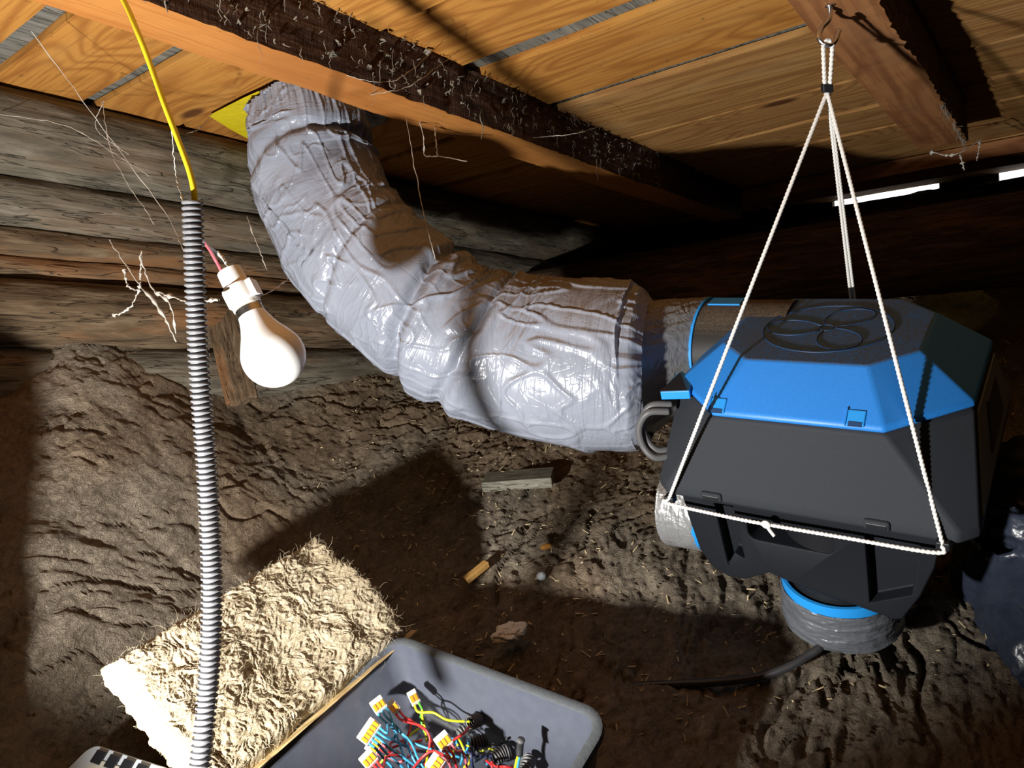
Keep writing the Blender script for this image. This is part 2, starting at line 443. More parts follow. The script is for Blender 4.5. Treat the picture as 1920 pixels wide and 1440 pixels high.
beamB = beam('rafter', 'short brown rafter at upper right carrying the hook and ropes', -.292, -.200, -.6, 1.88, RK + .001, -.452, DARKSIDE, PINE_BRN, 5.)
# dust tufts on the dark side of the long rafter
def tufts(parent, n, rr, kk, bside, seed, mat):
    rg = np.random.default_rng(seed); parts = []
    for i in range(n):
        r = rg.uniform(*rr); k = rg.uniform(*kk); L = rg.gamma(2., .006); wd = rg.uniform(.0004, .0014)
        m = 5; t = np.linspace(0, 1, m)
        C = rf(r + .004 * rg.normal(size=m) * t, bside + .003 + .004 * np.abs(rg.normal(size=m)), k + t * L)
        v, f = tube_vf(C, wd * (1.2 - t) * rg.uniform(.5, 1.5, m), 4, True); parts.append((v, f))
    for i in range(n // 7):
        r = rg.uniform(*rr); k = rg.uniform(*kk); s = rg.uniform(.0015, .004)
        c = rf(r, bside + .003, k); D = rg.normal(size=(6, 3)) * s * np.array([1, 1, 1.4])
        parts.append((c + D, [[0, 1, 2], [0, 2, 3], [0, 3, 4], [1, 2, 5], [2, 3, 5], [0, 4, 1], [4, 5, 1], [3, 4, 5]]))
    v, f = join(parts)
    return tag(mesh('dust_tufts', v, f, mat, parent, label='pale hanging dust and web tufts'), kind='stuff')
DUSTT = plain('web_dust', (.26, .235, .19), .95, .1, nz=400, nd=.002)
tufts(beamA, 300, (.3, 1.75), (RK + .005, -.46), -.857, 3, DUSTT)
tufts(beamB, 90, (1.55, 1.88), (-.47, -.452), -.21, 4, DUSTT)
# timber along the eaves
eb = beam('eaves_timber', 'dim timber along the eaves above the bright daylight gap', 0, 1, 0, 1, 0, 1, LOGDARK, LOGDARK, 1.) if False else None
def logobj(name, a, b, rad, mat, parent, seed, n=40, m=160, sq=.0):
    a, b = np.asarray(a, float), np.asarray(b, float)
    C = a + (b - a) * np.linspace(0, 1, m)[:, None]
    T, A, B = frames(C); th = np.linspace(0, 2 * math.pi, n, endpoint=False)
    s = np.linspace(0, np.linalg.norm(b - a), m)[:, None]
    rr = rad * (1 + .06 * fbm(S3(s * 1.5, np.cos(th) * 1.2, np.sin(th) * 1.2 + seed), 3)) + .006 * fbm(S3(s * 9, np.cos(th) * 5, np.sin(th) * 5 + seed), 4)
    V = C[:, None] + A[:, None] * (rr * np.cos(th))[..., None] + B[:, None] * (rr * np.sin(th))[..., None]
    at = S3(s, rad * np.cos(th) + seed * 2.1, rad * np.sin(th) + seed)
    return mesh(name, V.reshape(-1, 3), gridf(m, n, True).tolist() + [list(range(n)), list(range((m - 1) * n, m * n))[::-1]], mat, parent, attr=at.reshape(-1, 3), auto=60)
# ------------------------------------------------------------------ walls
GB = -1.52
v, f = boxvf(rf, R0, R1, GB - .14, GB - .09, RK - .016, 1.2)
wl = mesh('wall_left', v, f, LOGDARK, smooth=False, attr=np.zeros((8, 3))); tag(wl, 'log gable wall under the roof boards', kind='structure')
# courses: image rows at the left edge and below
ys = [(0, 180, 0, 318), (0, 316, 0, 414), (0, 410, 0, 474), (0, 470, 0, 520)]
kk = [onb(0, y, GB + .05)[1] for y in (176, 316, 412, 470, 518)]
kk = [RK - .0] + kk[1:]
mats = [LOGGREY, LOGGREY, LOGBRN, LOGBRN]
for i in range(4):
    r = (kk[i + 1] - kk[i]) / 2
    logobj('log', rf(-.3, GB - .0, (kk[i] + kk[i + 1]) / 2), rf(2.76, GB - .0, (kk[i] + kk[i + 1]) / 2), r * 1.08, mats[i], wl, i + 1.)
k = kk[-1]
for i in range(7):
    r = .062
    logobj('log', rf(-.3, GB + .01, k + r), rf(2.76, GB + .01, k + r), r * 1.05, [LOGBRN, LOGGREY, LOGBRN, LOGDARK][i % 4], wl, i + 9.)
    k += 2 * r
# eave wall with the daylight gap
WEA = []
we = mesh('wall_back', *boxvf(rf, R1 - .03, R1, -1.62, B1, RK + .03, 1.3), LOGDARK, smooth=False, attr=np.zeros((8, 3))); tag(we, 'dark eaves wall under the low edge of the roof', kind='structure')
def filler(b0, b1, seed):
    nb = 60; b = np.linspace(b0, b1, nb)
    lo = np.full(nb, RK + .04); hi = np.full(nb, RK - .016)
    V = []
    for rr in (R1 - .03, R1):
        V += [rf(np.full(nb, rr), b, lo), rf(np.full(nb, rr), b, hi)]
    V = np.array(V).transpose(1, 0, 2)   # nb,4,3
    fq = []
    for i in range(nb - 1):
        a = i * 4; c = a + 4
        fq += [[a, a + 1, c + 1, c], [a + 2, c + 2, c + 3, a + 3], [a, c, c + 2, a + 2], [a + 1, a + 3, c + 3, c + 1]]
    fq += [[0, 2, 3, 1], [nb * 4 - 4, nb * 4 - 3, nb * 4 - 1, nb * 4 - 2]]
    return mesh('eave_board', V.reshape(-1, 3), fq, LOGDARK, we, smooth=False, attr=np.zeros((nb * 4, 3)))
filler(-1.62, -.70, 1); filler(-.375, -.215, 2); filler(.05, B1, 3)
logobj('log', rf(R1 - .10, -1.5, RK + .115), rf(R1 - .10, 1.3, RK + .135), .088, LOGDARK, we, 31.)
plank(2.30, 2.44, -.85, 1.2, RK + .045, PINE_BRN, we, 77., th=.04)
nb_ = 80; bb = np.linspace(-.71, -.365, nb_); hh = RK + .034 - .014 * sst(-.62, -.38, bb) - .014 * (fbm(S3(bb * 22, 3, 1), 4) + .3)
V_ = np.array([rf(np.full(nb_, r_), bb, k_) for r_, k_ in ((R1 - .045, np.full(nb_, RK + .09)), (R1 - .045, hh), (R1 - .02, hh), (R1 - .02, np.full(nb_, RK + .09)))])
mesh('ragged_wall_top', V_.reshape(-1, 3), gridf(4, nb_), LOGDARK, we, smooth=False, attr=np.zeros((4 * nb_, 3)))
# the near dark log behind the unit
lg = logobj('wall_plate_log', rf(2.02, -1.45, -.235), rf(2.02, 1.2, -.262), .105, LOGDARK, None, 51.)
tag(lg, 'thick dark log lying behind the blue unit', 'log')
# walls behind the viewer close the attic
wr = mesh('wall_right', *boxvf(rf, R0, R1, B1 - .04, B1, RK - .016, 1.6), LOGDARK, smooth=False, attr=np.zeros((8, 3))); tag(wr, 'far end of the attic', kind='structure')
wf = mesh('wall_front', *boxvf(rf, R0, R0 + .04, -1.62, B1, RK - .016, 2.4), LOGDARK, smooth=False, attr=np.zeros((8, 3))); tag(wf, 'attic side behind the viewer', kind='structure')

# ------------------------------------------------------------------ floor of old wool
CP = [(0, 590, .24), (100, 610, .267), (300, 640, .376), (600, 690, .60), (750, 700, .70), (960, 820, .82), (1200, 860, .90), (1500, 900, .95), (1900, 850, .98), (1900, 1100, .97), (1900, 1440, .96),
      (1300, 1440, .93), (960, 1440, .91), (900, 1100, .86), (700, 900, .77), (450, 800, .59), (200, 800, .43), (0, 1000, .45), (200, 1100, .59), (0, 1440, .64), (250, 1440, .75), (500, 1440, .87),
      (450, 1100, .74), (600, 1150, .84), (-300, 1400, .52), (-400, 900, .33), (0, 700, .33), (700, 1300, .90), (1700, 620, .97), (1400, 1250, .94)]
cp = np.array([onh(*c) for c in CP])
extra = np.array([[-1.6, -.6, .52], [0, -.9, .14], [1.8, -.6, .0], [2.6, 1.2, -.02], [2.6, 2.6, -.02], [.9, 3.2, .0], [-.4, 3.0, .25]])
cp = np.vstack([cp, extra])
def tps(d): return np.where(d > 1e-9, d * d * np.log(d + 1e-12), 0)
D = np.linalg.norm(cp[:, None, :2] - cp[None, :, :2], axis=2)
A = tps(D) + np.eye(len(cp)) * .01; Q = np.c_[np.ones(len(cp)), cp[:, :2]]
Kx = np.block([[A, Q], [Q.T, np.zeros((3, 3))]])
sol = np.linalg.solve(Kx, np.r_[cp[:, 2], 0, 0, 0])
def floor_base(x, y):
    sh = x.shape; q = np.stack([x.ravel(), y.ravel()], 1); out = np.empty(len(q))
    for i in range(0, len(q), 40000):
        e = q[i:i + 40000]; d = np.linalg.norm(e[:, None] - cp[None, :, :2], axis=2)
        out[i:i + 40000] = tps(d) @ sol[:-3] + sol[-3] + e @ sol[-2:]
    return out.reshape(sh)
def floor_h(x, y):
    z = floor_base(x, y)
    a = math.radians(58); s = x * math.cos(a) + y * math.sin(a); t = -x * math.sin(a) + y * math.cos(a)
    wx = .12 * fbm(S3(x * 3, y * 3, 1), 3); wy = .12 * fbm(S3(x * 3, y * 3, 7), 3)
    n1 = fbm(S3((s + wx) * 2.2, (t + wy) * 4.6, 3), 4)
    q = n1 * 7; fl = np.floor(q); fr = q - fl
    terr = (fl + sst(.72, .98, fr)) / 7
    z = z + .034 * n1 + .014 * (terr - n1)
    n2 = fbm(S3((s + wx * .5) * 9, (t + wy * .5) * 19, 11), 4)
    q = n2 * 5; fl = np.floor(q); fr = q - fl
    z = z +   .014 * n2 + .017 * ((fl + sst(.6, .95, fr)) / 5 - n2)
    cr = np.abs(fbm(S3((s + wx) * 2.6, (t + wy) * 6.5, 23), 3))
    z = z - .020 * sst(.030, .0, cr) * sst(-.1, .25, fbm(S3(x * 2, y * 2, 31), 2))
    n3 = fbm(S3((s + wx * .4) * 20, (t + wy * .4) * 38, 19), 3); q = n3 * 4; fl = np.floor(q); fr = q - fl
    z = z + .008 * (fl + sst(.5, .95, fr)) / 4
    cr2 = np.abs(fbm(S3((s + wx * .6) * 7.5, (t + wy * .6) * 17, 43), 3))
    z = z - .010 * sst(.03, .0, cr2) * sst(-.15, .2, fbm(S3(x * 4, y * 4, 37), 2))
    z = z + .007 * ridge(S3(s * 22 + wx * 40, t * 46 + wy * 40, 5), 3) + .003 * fbm(S3(x * 95, y * 95, 2), 3)
    return z
nx, ny = 760, 700
gx = np.linspace(-1.35, 1.75, nx); gy = np.linspace(.05, 2.75, ny)
X, Y = np.meshgrid(gx, gy, indexing='ij'); Z = floor_h(X, Y)
fl = mesh('floor', S3(X, Y, Z).reshape(-1, 3), gridf(nx, ny), WOOL); tag(fl, 'attic floor covered with old dusty mineral wool', kind='structure')
# coarse remainder outside the view
def skirt(x0, x1, y0, y1, n=26):
    a, b = np.meshgrid(np.linspace(x0, x1, n), np.linspace(y0, y1, n), indexing='ij')
    return S3(a, b, floor_base(a, b) - .02).reshape(-1, 3), gridf(n, n).tolist()
v, f = join([skirt(-3, 3.4, -2.6, .06), skirt(-3, -1.34, .04, 4), skirt(1.74, 3.4, .04, 4), skirt(-1.36, 1.76, 2.74, 4)])
rc_ = ((v - np.array([0, 0, CAM_H])) @ W) @ RR
f = [q for q in f if max(rc_[i] for i in q) < 2.95]
tag(mesh('wool_surround', v, f, WOOL, fl), kind='stuff')
def flz(p): return float(floor_h(np.array([[p[0]]]), np.array([[p[1]]]))[0, 0])

# ------------------------------------------------------------------ loose wool slab in front
def quadpt(c, s, t):
    a, b, cc, d = [np.asarray(q) for q in c]
    s = s[..., None]; t = t[..., None]
    return a * (1 - s) * (1 - t) + b * s * (1 - t) + cc * s * t + d * (1 - s) * t
BQ = [px(203, 1226, .90), px(596, 992, 1.20), px(784, 1166, 1.13), px(398, 1500, .85)]
batt = thing('wool_batt', 'pale straw coloured mineral wool slab lying beside the slate tray', 'insulation', (sum(BQ) / 4) - np.array([0, 0, .07]))
nrm = np.cross(BQ[1] - BQ[0], BQ[3] - BQ[0]); nrm /= np.linalg.norm(nrm); nrm = nrm if nrm[2] > 0 else -nrm
def batt_surface(n, m):
    s = np.linspace(0, 1, n); t = np.linspace(0, 1, m); Sg, Tg = np.meshgrid(s, t, indexing='ij')
    e = .035 * fbm(S3(Sg * 6, Tg * 6, 41), 4)
    e2 = .035 * fbm(S3(Sg * 6, Tg * 6, 61), 4)
    P = quadpt(BQ, Sg + e, Tg + e2)
    ed = np.minimum(np.minimum(Sg, 1 - Sg) * .42, np.minimum(Tg, 1 - Tg) * .3)
    rnd = -.035 * (1 - np.clip(ed / .022, 0, 1)) ** 2.2
    q = P * 1.
    wv = fbm(q * 14, 3)[..., None] * .05
    dsp = .022 * fbm(q * 8, 3) + .0060 * ridge((q + wv) * 22, 3) + .0042 * ridge((q + wv * 2) * 70, 3)
    return P + nrm * (rnd + dsp - .012)[..., None], Sg, Tg
n, m = 390, 280
PT, Sg, Tg = batt_surface(n, m)
PB = quadpt(BQ, Sg * .96 + .02, Tg * .96 + .02) - nrm * .052
edge = [i * m for i in range(n)] + [(n - 1) * m + j for j in range(1, m)] + [i * m + m - 1 for i in range(n - 2, -1, -1)] + [j for j in range(m - 2, 0, -1)]
ne = len(edge); V = np.concatenate([PT.reshape(-1, 3), PB.reshape(-1, 3)[edge]])
Fs = [[edge[i], edge[(i + 1) % ne], n * m + (i + 1) % ne, n * m + i] for i in range(ne)]
mesh('wool_body', V, gridf(n, m).tolist() + Fs + [[n * m + i for i in range(ne)][::-1]], WOOLB, batt)
# fibres standing out of the wool
def fibres(name, base, nv, count, L, rad, mat, parent, seed, curl=1.):
    rg = np.random.default_rng(seed); parts = []
    idx = rg.integers(0, len(base), count)
    for i in idx:
        p = base[i]; m_ = 6; d = nv * rg.uniform(.05, .5) + rg.normal(size=3) * .8; d /= np.linalg.norm(d)
        l = L * rg.gamma(2, .5); pts = [p]
        for q in range(m_ - 1):
            d = d + rg.normal(size=3) * .45 * curl; d /= np.linalg.norm(d); pts.append(pts[-1] + d * l / m_)
        parts.append(tube_vf(np.array(pts), rad * np.linspace(1, .4, m_), 3, False))
    v, f = join(parts)
    return tag(mesh(name, v, f, mat, parent), kind='stuff')
FIB = plain('wool_fibre', (.80, .70, .48), .8, .2)
fibres('wool_fibres', PT.reshape(-1, 3), nrm, 7000, .010, .00016, FIB, batt, 5)
# paper facing under the slab, showing along the tray side
s = np.linspace(0, 1, 60); t = np.linspace(0, 1, 8); Sg2, Tg2 = np.meshgrid(s, t, indexing='ij')
PQ = quadpt([BQ[3], BQ[2], BQ[2] + (BQ[2] - BQ[1]) * .035, BQ[3] + (BQ[2] - BQ[1]) * .03], Sg2 * 1.02, Tg2)
PQ = PQ - nrm * (.034 - .012 * Tg2 + .006 * fbm(S3(Sg2 * 9, Tg2 * 2, 3), 3))[..., None]
pp = mesh('kraft_facing', PQ.reshape(-1, 3), gridf(60, 8), KRAFT, batt, label='thin brown paper facing'); pp.modifiers.new('thick', 'SOLIDIFY').thickness = .0012

# ------------------------------------------------------------------ slate tray with wiring
TH = .745
T1, T2 = onh(735, 1183, TH), onh(1153, 1338, TH)
ta = T2 - T1; tw = np.linalg.norm(ta); ta /= tw
tb = np.cross(ta, [0, 0, 1]); tb = tb if tb @ (onh(1080, 1440, TH) - T2) > 0 else -tb
TD, TZ = .40, .125
def tp(u, v, z): return T1 + ta * u + tb * v + np.array([0, 0, z])
def rrect(x0, x1, y0, y1, r, n=7):
    out = []
    for cx, cy, a0 in ((x1 - r, y0 + r, -90), (x1 - r, y1 - r, 0), (x0 + r, y1 - r, 90), (x0 + r, y0 + r, 180)):
        for i in range(n):
            a = math.radians(a0 + 90 * i / (n - 1)); out.append((cx + r * math.cos(a), cy + r * math.sin(a)))
    return out
tray = thing('storage_tray', 'slate grey plastic tray with rounded rim holding coloured wiring', 'tray', tp(tw / 2, TD / 2, -TZ))
def loft(loops):
    V = []; n = len(loops[0][0])
    for lp, z in loops: V += [tp(x, y, z) for x, y in lp]
    return np.array(V), gridf(len(loops), n, True).tolist(), n
i0 = .0145
LO = [(rrect(.03, tw - .03, .03, TD - .03, .03), -TZ), (rrect(.006, tw - .006, .006, TD - .006, .035), -.012), (rrect(.004, tw - .004, .004, TD - .004, .036), -.010)]
v, f, n = loft(LO); f = f + [list(range(n))]
mesh('outer_shell', v, f, TRAY, tray, auto=40)
LI = [(rrect(i0, tw - i0, i0, TD - i0, .024), -.002), (rrect(i0 + .016, tw - i0 - .016, i0 + .016, TD - i0 - .016, .026), -TZ + .012), (rrect(i0 + .024, tw - i0 - .024, i0 + .024, TD - i0 - .024, .024), -TZ + .005)]
v, f, n = loft(LI); f = f + [list(range(2 * n, 3 * n))]
mesh('inner_shell', v, f, TRAY, tray, auto=50)
LR = [(rrect(.004, tw - .004, .004, TD - .004, .036), -.012), (rrect(0, tw, 0, TD, .04), -.009), (rrect(.001, tw - .001, .001, TD - .001, .039), -.001), (rrect(.004, tw - .004, .004, TD - .004, .036), 0), (rrect(i0 - .003, tw - i0 + .003, i0 - .003, TD - i0 + .003, .026), .0), (rrect(i0, tw - i0, i0, TD - i0, .024), -.002)]
v, f, n = loft(LR); mesh('rim', v, f, TRAYRIM, tray, auto=60, label='scuffed pale rim')

FLH = TH + TZ - .012
def tpt(x, y, up): return onh(x, y, FLH - up)
CONN = []
def connector(label, x, y, up, ang, ways, leverc, wires, tilt=.5, sc=1.):
    c = tpt(x, y, up); t = thing('wire_connector', label, 'connector', c, 'lever connectors in the slate tray')
    # local axes: a along the wires (image direction ang), s across, n towards the viewer
    d2 = tpt(x + 20 * math.cos(ang), y + 20 * math.sin(ang), up) - c; a = d2 / np.linalg.norm(d2)
    a = a - np.array([0, 0, tilt]); a /= np.linalg.norm(a)
    vw = cw([0, 0, 0]) - c; vw /= np.linalg.norm(vw)
    s_ = np.cross(a, vw); s_ /= np.linalg.norm(s_); n_ = np.cross(s_, a)
    w = .0058 * ways + .002; L = .021 * sc; h = .0085
    fn = lambda p, q, r: c + a * p + s_ * q + n_ * r
    o = mesh('housing', *boxvf(fn, -L / 2, L / 2, -w / 2, w / 2, -h / 2, h / 2), CLEAR, t, smooth=False); bevel(o, .0012)
    for i in range(ways):
        q = (i - (ways - 1) / 2) * .0058
        o = mesh('lever', *boxvf(fn, -.001, L / 2 - .001, q - .0023, q + .0023, h / 2 - .002, h / 2 + .0022), leverc, t, smooth=False); bevel(o, .0006)
    for col, i, pts in wires:
        q = (i - (ways - 1) / 2) * .0058
        P0 = fn(L / 2 - .004, q, -.001); P1 = fn(L / 2 + .012, q, -.001)
        C = catmull([P0, P1] + [tpt(*p) for p in pts], 12 * (len(pts) + 2))
        tube('wire', C, .0017, col, t, 8)
    return t
pi = math.pi
connector('pale connector with blue wires falling to the right, top left of the wiring', 710, 1322, .075, .95, 3, YELLEV if False else ORG_, [
    (BLU, 0, [(742, 1372, .06), (758, 1420, .04), (776, 1452, .02)]), (BLU, 1, [(752, 1372, .055), (770, 1412, .04), (790, 1450, .02)]), (BLU, 2, [(765, 1385, .05), (784, 1422, .04), (806, 1458, .02)])], .25)
connector('small orange connector with red wires, tucked behind the pale one', 738, 1326, .06, .8, 2, ORG_, [
    (RED, 0, [(772, 1352, .055), (800, 1372, .05), (812, 1402, .035), (818, 1450, .02)]), (RED, 1, [(770, 1350, .045), (766, 1376, .04), (756, 1386, .03)]), (RED, 1, [(790, 1362, .06), (806, 1384, .05), (800, 1420, .03), (790, 1450, .02)])], .25)
connector('orange connector with yellow-green earth wires near the tray back', 776, 1308, .07, 1.1, 2, ORG_, [
    (YGR, 0, [(792, 1345, .055), (797, 1366, .04), (800, 1392, .02)]), (YGR, 1, [(812, 1336, .06), (840, 1350, .05), (882, 1353, .04)]), (GRN, 0, [(789, 1346, .05), (795, 1370, .035), (803, 1388, .02)])], .25)
connector('large five-way connector with many blue wires at the left of the tray', 693, 1372, .08, .55, 5, ORG_, [
    (BLU, 0, [(728, 1358, .075), (740, 1370, .06), (738, 1384, .05), (716, 1380, .045)]), (BLU, 1, [(730, 1385, .07), (738, 1388, .06), (762, 1400, .04)]), (BLU, 2, [(730, 1402, .065), (762, 1424, .05), (796, 1448, .02)]),
    (BLU, 3, [(724, 1412, .06), (752, 1436, .045), (770, 1456, .02)]), (BLU, 4, [(716, 1418, .06), (740, 1444, .04), (752, 1462, .02)])], .2)
connector('three-way connector with red wires, lowest at the left of the tray', 692, 1424, .08, .8, 3, ORG_, [
    (RED, 0, [(724, 1420, .07), (744, 1416, .06), (760, 1424, .04)]), (RED, 1, [(716, 1446, .07), (730, 1470, .04)]), (PINK, 2, [(708, 1452, .065), (720, 1475, .04)])], .2)
connector('three-way connector with pink and red wires in the middle of the tray', 832, 1390, .08, .9, 3, ORG_, [
    (PINK, 0, [(866, 1408, .07), (874, 1430, .05), (876, 1460, .02)]), (RED, 1, [(852, 1424, .065), (860, 1450, .04), (866, 1470, .02)]), (PINK, 2, [(842, 1430, .06), (852, 1456, .03)]),
    (RED, 2, [(812, 1408, .06), (788, 1424, .05), (770, 1448, .03)])], .25)
connector('connector with orange levers cut off by the bottom edge of the picture', 818, 1432, .085, .6, 3, ORG_, [
    (RED, 1, [(850, 1448, .06), (880, 1460, .04)])], .2)
connector('half-hidden connector below the large five-way one with pink wires', 702, 1398, .05, .4, 3, ORG_, [
    (PINK, 0, [(734, 1392, .05), (762, 1392, .04), (784, 1420, .03)]), (RED, 1, [(736, 1402, .045), (756, 1396, .04), (792, 1388, .03)]), (PINK, 2, [(742, 1408, .04), (770, 1436, .03)])], .2)
# loose wires in the heap
rgw = np.random.default_rng(21)
LW = [('blue wire lying across the middle of the heap', BLU, [(772, 1392, .045), (800, 1402, .04), (836, 1412, .03), (862, 1420, .02)]),
      ('dark red wire running into the grey spiral sleeve', RED, [(880, 1362, .045), (868, 1376, .05), (850, 1388, .05), (846, 1396, .05)]),
      ('short yellow-green wire under the red ones', YGR, [(762, 1386, .03), (774, 1374, .03), (786, 1366, .03)]),
      ('yellow-green wire end pointing down past the black sleeve', YGR, [(860, 1384, .03), (866, 1396, .03), (871, 1408, .025)]),
      ('navy wire hanging under the black sleeve', NAVY, [(884, 1400, .04), (884, 1424, .03), (890, 1450, .01)]),
      ('pale yellow wire standing in the bottom of the heap', YGR, [(802, 1408, .045), (800, 1430, .04), (797, 1456, .03)]),
      ('thin pink wire crossing at the bottom of the heap', PINK, [(728, 1420, .03), (752, 1428, .03), (784, 1404, .03)]),
      ('green and yellow wire by the bottom left connector', YGR, [(712, 1432, .03), (722, 1420, .035), (730, 1410, .035)]),
      ('copper red wire ends at the right of the heap', RED, [(912, 1426, .03), (922, 1436, .035), (926, 1456, .02)])]
for lb, m_, p in LW:
    C = catmull([tpt(*q) for q in p], 30); tag(tube('wire', C, .0017, m_, None, 8), lb, 'wire')
def heap_wires(n):
    out = []
    for i in range(n):
        x0, y0 = rgw.uniform(760, 930), rgw.uniform(1400, 1440); a = rgw.uniform(0, 6.28); p = [(x0, y0, rgw.uniform(.005, .03))]
        for q in range(4):
            a += rgw.normal() * .8; x0 += 16 * math.cos(a); y0 += 11 * math.sin(a); x0 = min(max(x0, 745), 960); y0 = min(max(y0, 1385), 1470); p.append((x0, y0, rgw.uniform(.005, .03)))
        out.append((catmull([tpt(*q) for q in p], 36), [RED, BLU, NAVY, NAVY, YGR, PINK, CABLE][rgw.integers(7)]))
    return out
for i, (C, m_) in enumerate(heap_wires(16)):
    nm = {RED: 'red', BLU: 'blue', NAVY: 'navy', YGR: 'yellow-green', PINK: 'pink', CABLE: 'black'}[m_]
    tag(tube('wire', C, .0016, m_, None, 7), nm + ' wire tangled at the bottom of the wiring heap', 'wire', nm + ' wires in the heap')
def spiral(label, pts, rad, mat, turns):
    C = catmull([tpt(*q) for q in pts], turns * 8)
    o = tube('corrugated_sleeve', C, rad, mat, None, 16, rfun=lambda s, th: 1 + .16 * np.sin(s / np.max(s) * turns * 6.283) + 0 * th, caps=False)
    return tag(o, label, 'sleeve', 'corrugated sleeve ends in the tray')
spiral('grey corrugated sleeve end with the yellow-green wire going in', [(880, 1356, .045), (889, 1352, .04), (899, 1349, .035)], .0085, GREYCAB, 5)
spiral('black corrugated sleeve end in the shade of the tray wall', [(882, 1396, .03), (896, 1394, .028), (912, 1388, .026)], .0095, CABLE, 6)
spiral('pale grey corrugated sleeve end right of the black one', [(926, 1424, .02), (940, 1414, .018), (954, 1408, .016)], .009, GREYCAB, 6)
spiral('light grey corrugated sleeve end beside the stripped cable', [(982, 1448, .02), (988, 1434, .02), (992, 1422, .018)], .009, GREYCAB, 5)
spiral('small grey sleeve ring under the first grey sleeve', [(858, 1376, .03), (864, 1370, .03), (870, 1367, .028)], .006, GREYCAB, 3)
cb = thing('stripped_cable', 'dark stripped cable end standing at the right of the wiring', 'cable', tpt(968, 1440, .03))
tube('sheath', catmull([tpt(976, 1388, .085), tpt(975, 1400, .075), tpt(974, 1416, .065)], 14), .0046, CABLE, cb, 12)
tube('wire', catmull([tpt(973, 1412, .065), tpt(968, 1430, .05), tpt(962, 1460, .03)], 16), .0018, YGR, cb, 8)
tube('wire', catmull([tpt(976, 1412, .065), tpt(972, 1430, .05), tpt(968, 1460, .03)], 16), .0018, BLU, cb, 8)
tube('sheath_end', catmull([tpt(977, 1386, .087), tpt(976.5, 1390, .084)], 4), .0052, GREYCAB, cb, 12)

# clear case at the lower left corner
ch = .665
c0, c1, c2, c3 = onh(175, 1388, ch), onh(335, 1440, ch), onh(120, 1445, ch), onh(330, 1490, ch)
ca = c1 - c0; ca /= np.linalg.norm(ca); cb_ = np.cross(ca, [0, 0, 1]); cb_ = cb_ if cb_ @ (c2 - c0) > 0 else -cb_
case = thing('parts_case', 'clear plastic parts case with dark slots at the lower left corner', 'case', c0 + ca * .08 + cb_ * .07 - np.array([0, 0, .05]))
def cpz(u, v, z): return c0 + ca * u + cb_ * v + np.array([0, 0, z])
def slab(pts, z0, z1, fn):
    n = len(pts); v = [fn(x, y, z0) for x, y in pts] + [fn(x, y, z1) for x, y in pts]
    return np.array(v), [list(range(n))[::-1], list(range(n, 2 * n))] + [[i, (i + 1) % n, (i + 1) % n + n, i + n] for i in range(n)]
v, f = slab(rrect(0, .17, 0, .14, .018), -.05, -.006, cpz); bevel(mesh('case_body', v, f, CASEM, case, auto=40), .003)
v, f = slab(rrect(.003, .167, .003, .137, .016), -.005, 0, cpz); bevel(mesh('case_lid', v, f, CASEM, case, auto=40), .002)
v, f = slab(rrect(.03, .16, .02, .13, .01), .0003, .0012, cpz); mesh('paper_insert', v, f, plain('card', (.42, .40, .34), .7), case, auto=40)
for i in range(4):
    x = .024 + .026 * i
    v, f = slab([(x, .010), (x + .017, .010), (x + .023, .026), (x + .006, .026)], .0014, .003, cpz); mesh('dark_slot', v, f, BLACK, case, smooth=False)

# ------------------------------------------------------------------ ventilation unit
unit = thing('ventilation_unit', 'black ventilation unit with blue faceted lid slung in white cord', 'ventilation unit', bx(0, 0, -.34))
def octa(a, b, c): return [(-a + c, -b), (a - c, -b), (a, -b + c), (a, b - c), (a - c, b), (-a + c, b), (-a, b - c), (-a, -b + c)]
def loftb(levels, cap0=True, cap1=True):
    V = []; n = len(levels[0][0])
    for lp, z in levels: V += [bx(x, y, z) for x, y in lp]
    f = gridf(len(levels), n, True).tolist()
    if cap0: f.append(list(range(n)))
    if cap1: f.append(list(range((len(levels) - 1) * n, len(levels) * n))[::-1])
    return np.array(V), f
OA, OB, OC = (.1312, .1131, .0514), (.1955, .1758, .0857), (.2132, .1905, .0205)
v, f = loftb([(octa(*OA), 0), (octa(*OB), -.0523), (octa(.1965, .1768, .0857), -.060), (octa(.19, .17, .083), -.062)], True, True)
lid = bevel(mesh('lid', v, f, BLUE, unit, auto=20, label='blue faceted lid'), .0035, 3, 15)
v, f = loftb([(octa(.19, .17, .083), -.059), (octa(.196, .1765, .0840), -.0635), (octa(*OC), -.180), (octa(.2145, .192, .021), -.186), (octa(.2145, .192, .021), -.197), (octa(.207, .185, .02), -.2015)])
body = bevel(mesh('body', v, f, BODY, unit, auto=20), .004, 3, 15)
# notches of the lid (clip seats)
nfr = np.cross(bx(1, 0, 0) - bx(0, 0, 0), bx(0, OB[1] - OA[1], .0523) - bx(0, 0, 0)); nfr /= np.linalg.norm(nfr)
for u0 in (-.103, .077):
    def nf(p, q, r, u0=u0):
        t = q; w = -OB[1] + t * (OB[1] - OA[1]); z = -.0523 + t * .0523
        return bx(u0 + p, w, z) - nfr * (-r)
    sg = 1 if (nf(0, 0, .01) - nf(0, 0, 0)) @ (bx(0, -1, 0) - bx(0, 0, 0)) > 0 else -1
    o = mesh('clip_seat', *boxvf(lambda p, q, r: nf(p, q, r * sg), -.011, .011, -.02, .24, -.006, .0022), BLUE2, unit, smooth=False); bevel(o, .0015)
    o = mesh('clip_slot', *boxvf(lambda p, q, r: nf(p, q, r * sg), -.008, .008, -.03, .04, .0, .0030), GROOVE, unit, smooth=False)
    o = mesh('clip_wall', *boxvf(lambda p, q, r: nf(p, q, r * sg), -.013, -.0105, -.02, .26, -.004, .0036), BLUE, unit, smooth=False); bevel(o, .0006)
